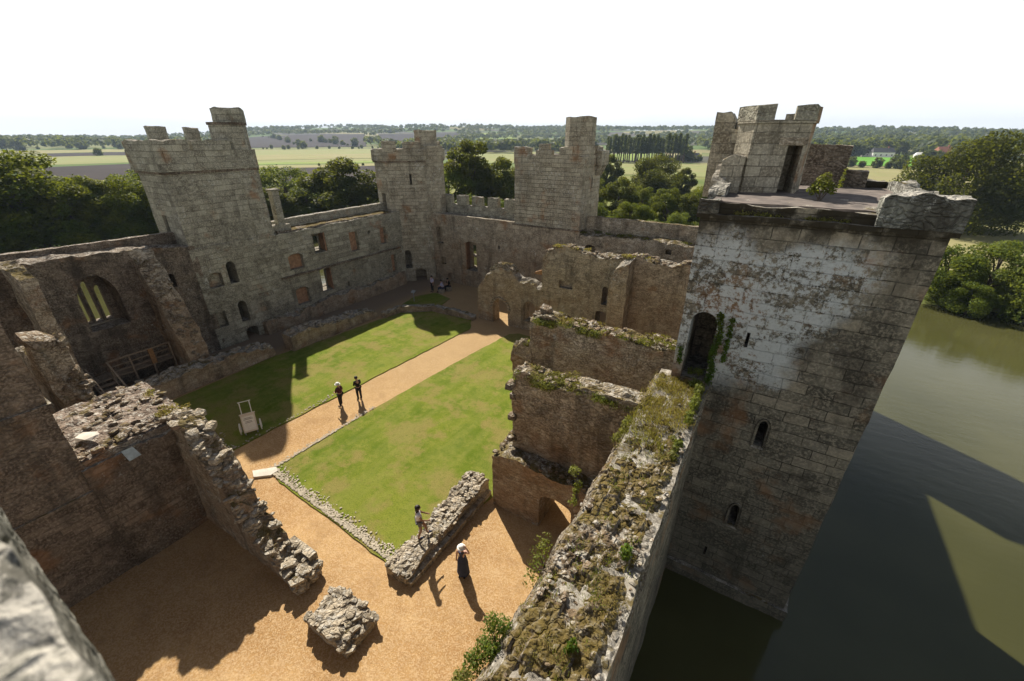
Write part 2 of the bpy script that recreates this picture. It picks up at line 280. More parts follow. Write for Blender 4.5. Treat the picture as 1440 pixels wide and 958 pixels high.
class MB:
    def __init__(s): s.v = []; s.f = []
    def add(s, v, f):
        n = len(s.v); s.v += [tuple(x) for x in v]; s.f += [tuple(i+n for i in q) for q in f]; return s
    def box(s, x0, x1, y0, y1, z0, z1):
        return s.add([(x0, y0, z0), (x1, y0, z0), (x1, y1, z0), (x0, y1, z0), (x0, y0, z1), (x1, y0, z1), (x1, y1, z1), (x0, y1, z1)],
                     [(0, 3, 2, 1), (4, 5, 6, 7), (0, 1, 5, 4), (1, 2, 6, 5), (2, 3, 7, 6), (3, 0, 4, 7)])
    def prism(s, poly, z0, z1):
        n = len(poly)
        return s.add([(x, y, z0) for x, y in poly]+[(x, y, z1) for x, y in poly], [tuple(range(n-1, -1, -1)), tuple(range(n, 2*n))]+[(i, (i+1) % n, n+(i+1) % n, n+i) for i in range(n)])
    def bar(s, a, b, wd, h=None):
        h = h or wd; a = Vector(a); b = Vector(b); d = (b-a).normalized(); u = d.cross(Vector((0, 0, 1)))
        u = u.normalized() if u.length > .01 else Vector((1, 0, 0)); k = u.cross(d).normalized()
        vs = [p+u*sx*wd/2+k*sz*h/2 for p in (a, b) for sx, sz in ((-1, -1), (1, -1), (1, 1), (-1, 1))]
        return s.add(vs, [(3, 2, 1, 0), (4, 5, 6, 7), (0, 1, 5, 4), (1, 2, 6, 5), (2, 3, 7, 6), (3, 0, 4, 7)])
    def tube(s, pts, rad, n=7):
        vs = []; fs = []; prev = None
        for i, p in enumerate(pts):
            p = Vector(p); q = Vector(pts[min(i+1, len(pts)-1)]) - Vector(pts[max(i-1, 0)])
            d = q.normalized() if q.length > 0 else Vector((0, 0, 1))
            u = d.cross(Vector((0, 0, 1))) if abs(d.z) < .95 else d.cross(Vector((1, 0, 0))); u.normalize(); k = d.cross(u)
            if prev is not None and u.dot(prev) < 0: u = -u; k = -k
            prev = u
            vs += [p+(u*math.cos(2*PI*j/n)+k*math.sin(2*PI*j/n))*rad[i] for j in range(n)]
        for i in range(len(pts)-1):
            fs += [(i*n+j, i*n+(j+1) % n, (i+1)*n+(j+1) % n, (i+1)*n+j) for j in range(n)]
        fs += [tuple(range(n-1, -1, -1)), tuple((len(pts)-1)*n+j for j in range(n))]
        return s.add(vs, fs)
    def ell(s, c, r, n=12, m_=8):
        vs = [(c[0], c[1], c[2]-r[2])]+[(c[0]+r[0]*math.sin(PI*i/m_)*math.cos(2*PI*j/n), c[1]+r[1]*math.sin(PI*i/m_)*math.sin(2*PI*j/n), c[2]-r[2]*math.cos(PI*i/m_)) for i in range(1, m_) for j in range(n)]+[(c[0], c[1], c[2]+r[2])]
        fs = [(0, 1+(j+1) % n, 1+j) for j in range(n)]
        for i in range(m_-2): fs += [(1+i*n+j, 1+i*n+(j+1) % n, 1+(i+1)*n+(j+1) % n, 1+(i+1)*n+j) for j in range(n)]
        L = 1+(m_-1)*n; fs += [(L, L-n+j, L-n+(j+1) % n) for j in range(n)]
        return s.add(vs, fs)
    def rock(s, c, r, seed=0, ang=0.0):
        rnd = random.Random(seed*7919+13); vs = []; ca, sa = math.cos(ang), math.sin(ang); tx, ty = rnd.uniform(-.25, .25), rnd.uniform(-.25, .25)
        for v in ICO[0]:
            p = [math.copysign(abs(q)**.55, q) for q in v]; k = 1+rnd.uniform(-.16, .16)
            x, y, z = p[0]*r[0]*k, p[1]*r[1]*k, p[2]*r[2]*k; z += tx*x+ty*y
            vs.append((c[0]+ca*x-sa*y, c[1]+sa*x+ca*y, c[2]+z))
        return s.add(vs, ICO[1])
    def build(s, name, m_, parent=None, smooth=False, local=False): return mesh_obj(name, s.v, s.f, m_, parent, local, smooth)
PI = math.pi
_b = bmesh.new(); bmesh.ops.create_icosphere(_b, subdivisions=2, radius=1); ICO2 = ([tuple(v.co) for v in _b.verts], [tuple(v.index for v in f.verts) for f in _b.faces]); _b.free()
_b = bmesh.new(); bmesh.ops.create_icosphere(_b, subdivisions=1, radius=1); ICO = ([tuple(v.co) for v in _b.verts], [tuple(v.index for v in f.verts) for f in _b.faces]); _b.free()
def box_uv(o):
    me = o.data; n = len(me.polygons); nor = np.empty(n*3); me.polygons.foreach_get('normal', nor); nor = nor.reshape(-1, 3)
    az = np.round(np.arctan2(nor[:, 1], nor[:, 0])/(PI/4))*(PI/4); tx, ty = -np.sin(az), np.cos(az); up = np.abs(nor[:, 2]) > .75
    nl = len(me.loops); vi = np.empty(nl, dtype=np.int32); me.loops.foreach_get('vertex_index', vi)
    co = np.empty(len(me.vertices)*3); me.vertices.foreach_get('co', co); co = co.reshape(-1, 3)[vi]
    tot = np.empty(n, dtype=np.int32); me.polygons.foreach_get('loop_total', tot); pi = np.repeat(np.arange(n), tot)
    u = np.where(up[pi], co[:, 0], co[:, 0]*tx[pi]+co[:, 1]*ty[pi]); v = np.where(up[pi], co[:, 1], co[:, 2])
    uv = me.uv_layers.get('UVMap') or me.uv_layers.new(name='UVMap'); uv.data.foreach_set('uv', np.stack([u, v], 1).ravel())
def rough(p, amp, seed=0):
    q = Vector(p)+Vector((seed*3.7, seed*1.3, 0)); a = noise.noise_vector(q*.9)*amp; b = noise.noise_vector(q*3.3)*amp*.55
    return a+b
def lerp_prof(prof, s):
    if s <= prof[0][0]: return prof[0][1]
    for (a, za), (b, zb) in zip(prof, prof[1:]):
        if s <= b: return za+(zb-za)*(s-a)/(b-a) if b > a else zb
    return prof[-1][1]
def gridbox(x0, x1, y0, y1, z0, top, res=.3, amp=.04, ragged=0.0, axis='x', seed=0, step=.0, taper=0.0):
    """closed box of small faces; top(s) is a profile along its axis; ragged lets the top rows break up into courses"""
    nx = max(1, round((x1-x0)/res)); ny = max(1, round((y1-y0)/res)); zt = max(p[1] for p in top) if isinstance(top, list) else top
    nz = max(1, round((zt-z0)/res)); idx = {}; vs = []; fs = []
    prof = top if isinstance(top, list) else [(-1e9, top), (1e9, top)]
    def V(i, j, k):
        if (i, j, k) in idx: return idx[(i, j, k)]
        x = x0+(x1-x0)*i/nx; y = y0+(y1-y0)*j/ny; s = x if axis == 'x' else y; h = lerp_prof(prof, s)
        if ragged:
            q = Vector((x*1.1+seed, y*1.1, seed*.7)); h += noise.noise(q)*ragged + (round(noise.noise(Vector((x*2.6+seed, y*2.6, 3)))*2.2)/2.2)*ragged*.8
        z = z0+(h-z0)*k/nz; d = rough((x, y, z), amp*(1+1.6*ragged*(k/nz)**3*4 if ragged else 1), seed)
        if k == 0: d.z = 0
        p = Vector((x, y, z))+d; vs.append(p); idx[(i, j, k)] = len(vs)-1; return len(vs)-1
    for i in range(nx):
        for j in range(ny):
            fs.append((V(i, j, 0), V(i, j+1, 0), V(i+1, j+1, 0), V(i+1, j, 0))); fs.append((V(i, j, nz), V(i+1, j, nz), V(i+1, j+1, nz), V(i, j+1, nz)))
    for i in range(nx):
        for k in range(nz):
            fs.append((V(i, 0, k), V(i+1, 0, k), V(i+1, 0, k+1), V(i, 0, k+1))); fs.append((V(i, ny, k), V(i, ny, k+1), V(i+1, ny, k+1), V(i+1, ny, k)))
    for j in range(ny):
        for k in range(nz):
            fs.append((V(0, j, k), V(0, j, k+1), V(0, j+1, k+1), V(0, j+1, k))); fs.append((V(nx, j, k), V(nx, j+1, k), V(nx, j+1, k+1), V(nx, j, k+1)))
    return vs, fs
def polybox(poly, z0, z1, res=.4, amp=.03, seed=0, ragged=0.0, flare=None):
    """closed prism over a polygon (counter-clockwise), sides cut into small faces"""
    pts = []
    for (ax, ay), (bx, by) in zip(poly, poly[1:]+poly[:1]):
        L = math.hypot(bx-ax, by-ay); n = max(1, round(L/res)); pts += [(ax+(bx-ax)*i/n, ay+(by-ay)*i/n) for i in range(n)]
    n = len(pts); nz = max(1, round((z1-z0)/res)); vs = []; cx = sum(p[0] for p in poly)/len(poly); cy = sum(p[1] for p in poly)/len(poly)
    for k in range(nz+1):
        for x, y in pts:
            z = z0+(z1-z0)*k/nz
            if k == nz and ragged: z += noise.noise(Vector((x*1.3+seed, y*1.3, 1)))*ragged
            vs.append(Vector((x, y, z))+rough((x, y, z), amp, seed))
    fs = [(k*n+i, k*n+(i+1) % n, (k+1)*n+(i+1) % n, (k+1)*n+i) for k in range(nz) for i in range(n)]
    fs.append(tuple(range(n-1, -1, -1))); fs.append(tuple(nz*n+i for i in range(n)))
    return vs, fs
def arch_poly(c, z0, w_, h, kind):
    r = w_/2
    if kind == 'sq': return [(c-r, z0), (c+r, z0), (c+r, z0+h), (c-r, z0+h)]
    P = [(c-r, z0), (c+r, z0)]
    if kind == 'round':
        P += [(c+r*math.cos(a*PI/10), z0+h-r+r*math.sin(a*PI/10)) for a in range(0, 11)]
    elif kind == 'seg':
        P += [(c+r*math.cos(a*PI/10), z0+h-r*.45+r*.45*math.sin(a*PI/10)) for a in range(0, 11)]
    else:   # pointed
        hh = min(h*.45, w_*.8)
        P += [(c+r*(1-(i/5)**1.7), z0+h-hh+hh*math.sin(i/5*PI/2)) for i in range(0, 6)]+[(c-r*(1-(i/5)**1.7), z0+h-hh+hh*math.sin(i/5*PI/2)) for i in range(4, -1, -1)]
    return P
def cutter(mb, axis, c, z0, w_, h, d0, d1, kind='round', w2=None, sh=0.0):
    """prism with an arched outline; axis 'x' looks along X (outline in YZ), d0..d1 its depth"""
    P = arch_poly(c, z0, w_, h, kind); Q = arch_poly(c+sh, z0, w2 or w_, h, kind); n = len(P)
    f = (lambda d, a, z: (d, a, z)) if axis == 'x' else (lambda d, a, z: (a, d, z))
    vs = [f(d0, a, z) for a, z in P]+[f(d1, a, z) for a, z in Q]
    fs = [tuple(range(n)), tuple(range(2*n-1, n-1, -1))]+[(i, n+i, n+(i+1) % n, (i+1) % n) for i in range(n)]
    bm = bmesh.new(); bv = [bm.verts.new(v) for v in vs]
    for q in fs: bm.faces.new([bv[i] for i in q])
    bmesh.ops.recalc_face_normals(bm, faces=bm.faces); bm.verts.index_update()
    mb.add([tuple(v.co) for v in bm.verts], [tuple(v.index for v in q.verts) for q in bm.faces]); bm.free()
def diag_cutter(mb, p, nrm, z0, w_, h, depth, kind='round', front=.5):
    """cutter into a slanted face: p on the face, nrm its outward normal"""
    P = arch_poly(0, z0, w_, h, kind); n = len(P); nx, ny = nrm; tx, ty = -ny, nx
    vs = [(p[0]+nx*front+tx*a, p[1]+ny*front+ty*a, z) for a, z in P]+[(p[0]-nx*depth+tx*a, p[1]-ny*depth+ty*a, z) for a, z in P]
    bm = bmesh.new(); bv = [bm.verts.new(v) for v in vs]
    for q in [tuple(range(n)), tuple(range(2*n-1, n-1, -1))]+[(i, n+i, n+(i+1) % n, (i+1) % n) for i in range(n)]: bm.faces.new([bv[i] for i in q])
    bmesh.ops.recalc_face_normals(bm, faces=bm.faces); bm.verts.index_update()
    mb.add([tuple(v.co) for v in bm.verts], [tuple(v.index for v in q.verts) for q in bm.faces]); bm.free()
def boolean(o, cutters):
    """cut every cutter out of o; the result replaces its mesh"""
    tmp = []
    for mb in cutters:
        me = bpy.data.meshes.new('cut'); me.from_pydata(mb.v, [], mb.f); c = bpy.data.objects.new('cut', me); col.objects.link(c); tmp.append(c)
        md = o.modifiers.new('b', 'BOOLEAN'); md.operation = 'DIFFERENCE'; md.solver = 'EXACT'; md.object = c
    dg = bpy.context.evaluated_depsgraph_get(); me = bpy.data.meshes.new_from_object(o.evaluated_get(dg)); o.modifiers.clear()
    old = o.data; o.data = me; me.name = o.name
    if not me.materials:
        for m_ in old.materials: me.materials.append(m_)
    for c in tmp: bpy.data.objects.remove(c)
def piece(name, vf, m_, parent=None, cuts=None, label=None, cat=None, group=None, smooth=False):
    o = mesh_obj(name, vf[0], vf[1], m_)
    if cuts is not None and (cuts.v if isinstance(cuts, MB) else cuts): boolean(o, [cuts] if isinstance(cuts, MB) else cuts)
    box_uv(o)
    if parent is not None: adopt(o, parent)
    return tag(o, label, cat, group)

# ---------------------------------------------------------------- foliage
def leaves_mesh(name, blobs, n, size, m_, seed=0, flat=.0, shell=.75, droop=0.0):
    """n leaf sprays through the volume of overlapping blobs (x,y,z,rx,ry,rz), denser near their surfaces"""
    rs = np.random.RandomState(seed); B = np.array(blobs, dtype=float); wt = (B[:, 3]*B[:, 4]*B[:, 5])**.72; wt /= wt.sum()
    bi = rs.choice(len(B), n, p=wt); d = rs.normal(size=(n, 3)); d /= np.linalg.norm(d, axis=1)[:, None]
    rr = np.where(rs.rand(n) < shell, rs.uniform(.78, 1.06, n), rs.uniform(.2, .9, n)); c = B[bi, :3]+d*B[bi, 3:6]*rr[:, None]
    c += rs.normal(size=(n, 3))*size*.5
    nn = d+rs.normal(size=(n, 3))*.75+np.array([0, 0, .35]); nn /= np.linalg.norm(nn, axis=1)[:, None]
    a = np.cross(nn, rs.normal(size=(n, 3))); a /= np.linalg.norm(a, axis=1)[:, None]; b = np.cross(nn, a)
    s = size*rs.uniform(.55, 1.35, n)[:, None]; k = rs.uniform(.35, .75, n)[:, None]; bend = nn*s*rs.uniform(-.25, .25, n)[:, None]
    V = np.empty((n, 6, 3)); V[:, 0] = c-a*s; V[:, 1] = c-a*s*.35-b*s*k+bend; V[:, 2] = c+a*s*.4-b*s*k*.8-bend; V[:, 3] = c+a*s*1.05; V[:, 4] = c+a*s*.3+b*s*k+bend; V[:, 5] = c-a*s*.45+b*s*k*.8-bend
    me = bpy.data.meshes.new(name); me.vertices.add(n*6); me.vertices.foreach_set('co', V.ravel())
    me.loops.add(n*6); me.loops.foreach_set('vertex_index', np.arange(n*6, dtype=np.int32)); me.polygons.add(n); me.polygons.foreach_set('loop_start', np.arange(0, n*6, 6, dtype=np.int32))
    me.update(); me.validate(); me.materials.append(m_); return me
def obj(name, me, parent=None, loc=None, local=True):
    o = bpy.data.objects.new(name, me); col.objects.link(o)
    if loc: o.location = loc
    if parent is not None: o.parent = parent
    return o
def tree_meshes(h, rad, seed, leaf, n, size, kind='round', trunk_h=.28):
    rnd = random.Random(seed); mb = MB(); blobs = []
    th = h*trunk_h; mb.tube([(0, 0, -.6), (rnd.uniform(-.1, .1), rnd.uniform(-.1, .1), th*.6), (rnd.uniform(-.3, .3), rnd.uniform(-.3, .3), th*1.4), (0, 0, h*.75)], [h*.035, h*.026, h*.02, h*.006], 8)
    nb = {'round': 26, 'tall': 22, 'wide': 34, 'poplar': 12}[kind]
    for i in range(nb):
        a = rnd.uniform(0, 2*PI); u = (i+.5)/nb
        if kind == 'poplar': z = h*(.36+.60*u); q = rad*rnd.uniform(.05, .45)*(1-.3*u); r = rad*rnd.uniform(.55, .8)*(1-.22*u)
        else:
            z = h*(trunk_h*.75+(.93-trunk_h*.75)*u**.9); env = rad*math.sqrt(max(.05, 1-((u-.36)/.68)**2)); q = env*math.sqrt(rnd.uniform(.15, 1))*.82; r = rad*rnd.uniform(.22, .42)*(1.05-.35*u)
        x, y = q*math.cos(a), q*math.sin(a); blobs.append((x, y, z, r, r, r*rnd.uniform(.6, .85)))
        if i % 2 == 0: mb.tube([(0, 0, max(th*.6, z*.55)), (x*.5, y*.5, z*.85), (x*.85, y*.85, z)], [h*.012, h*.007, h*.002], 5)
    tm = bpy.data.meshes.new('trunk'); tm.from_pydata(mb.v, [], mb.f); tm.materials.append(M['bark'])
    return tm, leaves_mesh('crown', blobs, n, size, leaf, seed)
TREES = {}
def tree(kind, x, y, z, label, group, s=1.0, rz=0.0, name='broadleaf_tree', cat='tree', sz=None):
    t = empty(name, (x, y, z), label, cat, group, rz); t.scale = (s, s, sz or s)
    obj('trunk', TREES[kind][0], t); obj('crown', TREES[kind][1], t); return t
def tufts_mesh(name, pts, n, h, m_, seed=0, spread=.12, wd=.012):
    """grass and weed blades rooted at the given points"""
    rs = np.random.RandomState(seed); P = np.array(pts, dtype=float); bi = rs.randint(0, len(P), n); c = P[bi]+np.stack([rs.normal(size=n)*spread, rs.normal(size=n)*spread, np.zeros(n)], 1)
    a = rs.uniform(0, 2*PI, n); hh = h*rs.uniform(.4, 1.25, n); l = rs.uniform(.1, .8, n)*hh; d = np.stack([np.cos(a), np.sin(a), np.zeros(n)], 1); s_ = np.stack([-np.sin(a), np.cos(a), np.zeros(n)], 1)*wd
    V = np.empty((n, 4, 3)); V[:, 0] = c-s_; V[:, 1] = c+s_; V[:, 2] = c+s_*.8+d*(l*.4)[:, None]+np.array([0, 0, 1])*(hh*.6)[:, None]; V[:, 3] = c+d*l[:, None]+np.array([0, 0, 1])*hh[:, None]
    me = bpy.data.meshes.new(name); me.vertices.add(n*4); me.vertices.foreach_set('co', V.ravel()); me.loops.add(n*4); me.loops.foreach_set('vertex_index', np.arange(n*4, dtype=np.int32))
    me.polygons.add(n); me.polygons.foreach_set('loop_start', np.arange(0, n*4, 4, dtype=np.int32)); me.update(); me.validate(); me.materials.append(m_); return me
# ---------------------------------------------------------------- ground, water, land
def sheet(name, poly, z, m_, h=0.0, jit=0.0, res=.35, kind='structure', z0=None):
    pts = []
    for (ax, ay), (bx, by) in zip(poly, poly[1:]+poly[:1]):
        L = math.hypot(bx-ax, by-ay); n = max(1, round(L/res)) if jit else 1
        for i in range(n):
            x, y = ax+(bx-ax)*i/n, ay+(by-ay)*i/n; d = noise.noise_vector(Vector((x*1.4, y*1.4, z)))*jit+noise.noise_vector(Vector((x*5, y*5, z)))*jit*.5; pts.append((x+d.x, y+d.y))
    n = len(pts); vs = [(x, y, z+h) for x, y in pts]; fs = [tuple(range(n))]
    if h: vs += [(x, y, z-.02) for x, y in pts]; fs += [(i, n+i, n+(i+1) % n, (i+1) % n) for i in range(n)]
    o = mesh_obj(name, vs, fs, m_); return tag(o, kind=kind)
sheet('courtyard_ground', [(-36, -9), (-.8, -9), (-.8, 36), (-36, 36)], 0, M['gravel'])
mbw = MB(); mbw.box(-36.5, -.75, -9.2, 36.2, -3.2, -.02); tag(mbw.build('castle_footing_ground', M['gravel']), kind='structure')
LW1 = [(-20.45, 6.45), (-24, 6.9), (-28.0, 7.2), (-28.25, 13.8), (-27.5, 18), (-27.1, 22.2), (-26.6, 24.4), (-24.5, 26.1), (-20.2, 26.3), (-19.25, 24.9), (-19.8, 17), (-20.2, 11)]
LW2 = [(-17.5, 6.95), (-16.4, 6.7), (-9.1, 6.35), (-7.7, 11), (-7.9, 24.6), (-9, 26), (-15.4, 26.1), (-16.0, 25.6), (-16.9, 17), (-17.3, 11)]
sheet('lawn', LW1, 0, M['lawn'], .05, .07); sheet('lawn', LW2, 0, M['lawn'], .05, .07)
sheet('lawn', [(-27.6, 25.2), (-26.0, 25.4), (-24.6, 27.0), (-25.2, 29.6), (-27.4, 30.2), (-28.6, 28.2)], 0, M['lawn'], .05, .15)
MOAT = (-76, 34, -60, 60.5)
sheet('moat_water', [(-90, -80), (48, -80), (48, 68), (-90, 68)], -2.5, M['water'])
def moat_d(x, y):
    wob = 1.6*noise.noise(Vector((x*.06, y*.06, 4)))+.5*noise.noise(Vector((x*.3, y*.3, 4)))
    x0, x1, y0, y1 = MOAT; cx = min(max(x, x0+8), x1-8); cy = min(max(y, y0+8), y1-8)
    return math.hypot(x-cx, y-cy)-8+wob        # >0 outside
def land_h(x, y):
    d = moat_d(x, y); r = math.hypot(x, y); az = math.atan2(y, x)
    z = -2.0+.5*noise.noise(Vector((x*.02, y*.02, 0)))*min(1, r/150)
    if d < 1.5: z = -4.2+(z+4.2)*max(0, min(1, (d+1.2)/2.7))**1
    k = max(0, min(1, (r-620)/1500)); k = k*k*(3-2*k)
    # the valley floor runs wide to the left, the hills stand closer towards the right
    s = max(0, min(1, (r-430)/700)); s = s*s*(3-2*s)
    azd = math.degrees(az); right = max(0, min(1, (112-azd)/40))
    hb = np.interp(azd, [60, 80, 95, 125, 150, 160, 176], [8, 17, 36, 46, 34, 12, 10]); hills = float(hb)*1.12+2+15*noise.noise(Vector((x*.0009+3, y*.0009, 1)))+16*noise.noise(Vector((x*.0024, y*.0024, 5)))
    z += k*hills+right*s*8*(1-.6*k)
    return z
vs = []; fs = []; rad = [3.0]
while rad[-1] < 9000: rad.append(rad[-1]*1.028+.15)
A0, A1, NA = 20, 215, 520
for i, r in enumerate(rad):
    for j in range(NA+1):
        a = R(A0+(A1-A0)*j/NA); x, y = r*math.cos(a), r*math.sin(a); vs.append((x, y, land_h(x, y) if r < 4500 else land_h(x*4500/r, y*4500/r)-(r-4500)*.02))
for i in range(len(rad)-1):
    for j in range(NA):
        a = i*(NA+1)+j; fs.append((a, a+NA+1, a+NA+2, a+1))
# the rest of the circle, behind the camera, coarser
n0 = len(vs); rb = [3, 30, 50, 64, 68, 90, 200, 600, 2000, 9000]; NB = 60
for r in rb:
    for j in range(NB+1):
        a = R(A1+(360+A0-A1)*j/NB); x, y = r*math.cos(a), r*math.sin(a); vs.append((x, y, land_h(x, y) if r < 1000 else 10))
for i in range(len(rb)-1):
    for j in range(NB): a = n0+i*(NB+1)+j; fs.append((a, a+NB+1, a+NB+2, a+1))
land = tag(mesh_obj('countryside_ground', vs, fs, M['land'], smooth=True), kind='structure')
def drape(name, az0, az1, r0, r1, m_, off=.12, wob=0):
    """a field lying on the land between two bearings and two ranges (each range may be a pair: left, right)"""
    r0 = r0 if isinstance(r0, tuple) else (r0, r0); r1 = r1 if isinstance(r1, tuple) else (r1, r1); na = max(6, int(abs(az1-az0)*2.5)); nr = 10; vs = []; fs = []
    for i in range(na+1):
        t = i/na; a = R(az0+(az1-az0)*t); q0 = r0[0]+(r0[1]-r0[0])*t; q1 = r1[0]+(r1[1]-r1[0])*t
        for k in range(nr+1):
            r = q0+(q1-q0)*k/nr+wob*noise.noise(Vector((az0+t*9, k/nr*2, 3)))*(q1-q0); x, y = r*math.cos(a), r*math.sin(a); vs.append((x, y, land_h(x, y)+off))
    for i in range(na):
        for k in range(nr): a = i*(nr+1)+k; fs.append((a, a+1, a+nr+2, a+nr+1))
    return tag(mesh_obj(name, vs, fs, m_), kind='structure')

# ---------------------------------------------------------------- left curtain wall
XL = -32.7
lw = empty('curtain_wall', (XL, 14, 0), 'long shaded curtain wall with rows of windows and fireplaces, facing the lawn on its far side', 'castle wall')
c1 = MB()
cutter(c1, 'x', 7.15, 3.75, 1.9, 3.2, -32.0, -34.1, 'pt', 1.75); c1b = MB()      # chapel window splay and its three lights
for dy in (-.5, 0, .5): cutter(c1b, 'x', 7.05+dy, 3.9, .36, 2.15 if dy else 2.5, -33.9, -35.2, 'pt')
cutter(c1, 'x', 10.9, 5.2, .35, .9, -32, -35.2, 'round')
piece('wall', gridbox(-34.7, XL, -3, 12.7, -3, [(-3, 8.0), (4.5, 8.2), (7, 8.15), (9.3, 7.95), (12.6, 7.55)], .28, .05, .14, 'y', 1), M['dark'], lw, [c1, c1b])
c2 = MB(); c3 = MB()
cutter(c2, 'x', 19.55, 4.35, 1.3, 1.25, -32.2, -33.15, 'seg'); cutter(c2, 'x', 19.5, 1.3, 1.2, 1.45, -32.2, -33.15, 'seg')
cutter(c2, 'x', 21.9, 5.2, 1.25, 1.6, -32.5, -34.1, 'sq', 1.2, .5); cutter(c3, 'x', 22.42, 5.25, .42, 1.1, -33.9, -35.4, 'sq', .5, .9)
cutter(c2, 'x', 21.9, 1.75, 1.15, 2.1, -32.5, -34.1, 'sq', 1.15, .5); cutter(c3, 'x', 22.42, 1.8, .4, 1.7, -33.9, -35.4, 'sq', .5, .9)
cutter(c2, 'x', 25.5, 4.6, .95, 1.75, -32.2, -33.2, 'sq'); cutter(c2, 'x', 29.0, 4.6, .8, 1.6, -32.2, -33.2, 'sq'); cutter(c2, 'x', 30.0, 1.5, .7, 1.8, -32.2, -33.2, 'sq')
cutter(c2, 'x', 24.0, 1.5, .5, .5, -32.2, -33.0, 'sq'); cutter(c2, 'x', 27.3, 5.9, .3, .3, -32.2, -33.0, 'sq')
piece('wall', gridbox(-34.7, XL, 18.1, 31.6, -3, [(18, 7.3), (31, 7.4)], .28, .045, .08, 'y', 2), M['left'], lw, [c2, c3])
piece('wall_walk', gridbox(-34.25, -32.9, 18.7, 30.6, 7.3, 7.46, .3, .05, .05, 'y', 2.4), M['walltop'], lw)
piece('parapet', gridbox(-34.8, -34.3, 18.9, 31, 7.2, [(18, 8.0), (22, 8.1), (31, 8.15)], .3, .03, .03, 'y', 3), M['left'], lw)
piece('parapet', gridbox(-34.8, -34.3, 3, 12.7, 7.2, [(3, 8.5), (12, 8.35)], .3, .03, .03, 'y', 4), M['dark'], lw)
piece('string_course', gridbox(-32.72, -32.52, 18.0, 31.0, 3.80, 3.95, .2, .035, .03, 'y', 5), M['dark'], lw)
piece('plinth', gridbox(-32.75, -32.1, 15.6, 30.9, 0, [(15, 1.2), (19, .9), (22, 1.35), (25, 1.15), (31, 1.3)], .2, .08, .25, 'y', 6), M['ruin_ashlar'], lw)
sb = MB()
for yy in (4.9, 5.35, 5.85, 8.6): sb.rock((-32.55, yy+.9, 3.62), (.12, .3, .06), int(yy*10))
tr = empty('chapel_window', (-34, 7, 4.2), 'pointed three-light chapel window glowing green in the shaded wall', 'window')
fr = MB()
for yy in (6.80, 7.30): fr.box(-34.2, -34.02, yy-.05, yy+.05, 3.8, 6.2)
fr.build('mullion', M['dark'], tr); f2 = MB(); f2.box(-34.2, -33.9, 6.3, 7.9, 3.74, 3.84); f2.build('sill', M['rock'], tr)
for (y0, y1, z0, z1) in ((18.9, 20.2, 4.35, 5.5), (18.9, 20.1, 1.3, 2.65), (25.03, 25.97, 4.6, 6.3), (28.6, 29.4, 4.6, 6.15), (29.65, 30.35, 1.5, 3.25)):
    piece('niche_back', gridbox(-33.3, -33.08, y0-.03, y1+.03, z0-.03, z1-.05, .25, .02, 0, 'y', y0), M['niche'], lw)
for (z0, z1) in ((5.2, 6.8), (1.75, 3.85)):
    piece('window_reveal', polybox([(-32.8, 22.48), (-34.08, 22.92), (-34.08, 23.05), (-32.8, 22.6)][::-1], z0, z1, .2, .015, z0), M['niche'], lw)
# ---------------------------------------------------------------- left tower
lt = empty('castle_tower', (-34.5, 15.4, 0), 'square castle tower on the long left wall, with its turret at the right corner', 'tower')
c = MB()
cutter(c, 'x', 14.55, 4.5, .62, 1.6, -32.2, -34.6, 'round'); cutter(c, 'x', 13.35, 4.5, .95, 1.05, -32.2, -33.1, 'seg')
cutter(c, 'x', 14.55, 1.5, .62, 1.6, -32.2, -34.6, 'round'); cutter(c, 'x', 12.75, 1.6, 1.1, 1.15, -32.2, -33.1, 'sq'); cutter(c, 'x', 14.75, -.3, .9, 1.25, -32.2, -34.4, 'seg')
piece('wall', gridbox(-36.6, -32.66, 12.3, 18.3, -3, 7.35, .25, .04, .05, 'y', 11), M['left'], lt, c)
c = MB(); cutter(c, 'y', -34.9, 7.5, .6, 1.9, 12.0, 13.6, 'sq')
piece('wall', gridbox(-36.5, -32.76, 12.42, 18.28, 7.2, 12.2, .25, .03, 0, 'y', 12), M['left'], lt, c)
def ring(x0, x1, y0, y1, z0, z1, th, seed, m_, parent, name='parapet', skip=()):
    for k, q in enumerate(((x0, x1, y0, y0+th), (x0, x1, y1-th, y1), (x0, x0+th, y0+th, y1-th), (x1-th, x1, y0+th, y1-th))):
        if k in skip: continue
        piece(name, gridbox(*q, z0, z1, .28, .025, .05, 'x' if k < 2 else 'y', seed+k), m_, parent)
def merlon(x0, x1, y0, y1, z0, z1, m_, parent, seed=0):
    piece('merlon', gridbox(x0, x1, y0, y1, z0, z1, .22, .03, .1, 'x', seed), m_, parent)
ring(-36.75, -32.6, 12.2, 18.3, 12.15, 13.35, .45, 13, M['left'], lt)
piece('corbel_course', gridbox(-36.68, -32.66, 12.3, 18.3, 12.0, 12.16, .3, .02, 0, 'y', 14), M['dark'], lt)
piece('roof', gridbox(-36.3, -33.1, 12.6, 17.9, 12.3, 12.55, .5, .02, 0, 'y', 14), M['deck'], lt)
merlon(-33.04, -32.58, 12.2, 14.15, 13.3, 13.95, M['left'], lt, 1); merlon(-33.04, -32.58, 14.4, 16.7, 13.3, 13.92, M['left'], lt, 2)
merlon(-36.7, -32.7, 12.2, 12.6, 13.3, 13.9, M['left'], lt, 8)
merlon(-36.75, -36.3, 13.7, 14.75, 13.3, 14.75, M['left'], lt, 3); merlon(-36.75, -36.3, 15.9, 16.7, 13.3, 14.7, M['left'], lt, 4)
def octo(cx, cy, r, rot=22.5): return [(cx+r*math.cos(R(rot+45*i)), cy+r*math.sin(R(rot+45*i))) for i in range(8)]
piece('turret', polybox(octo(-33.72, 17.42, 1.12), 7.3, 14.98, .3, .03, 15), M['left'], lt)
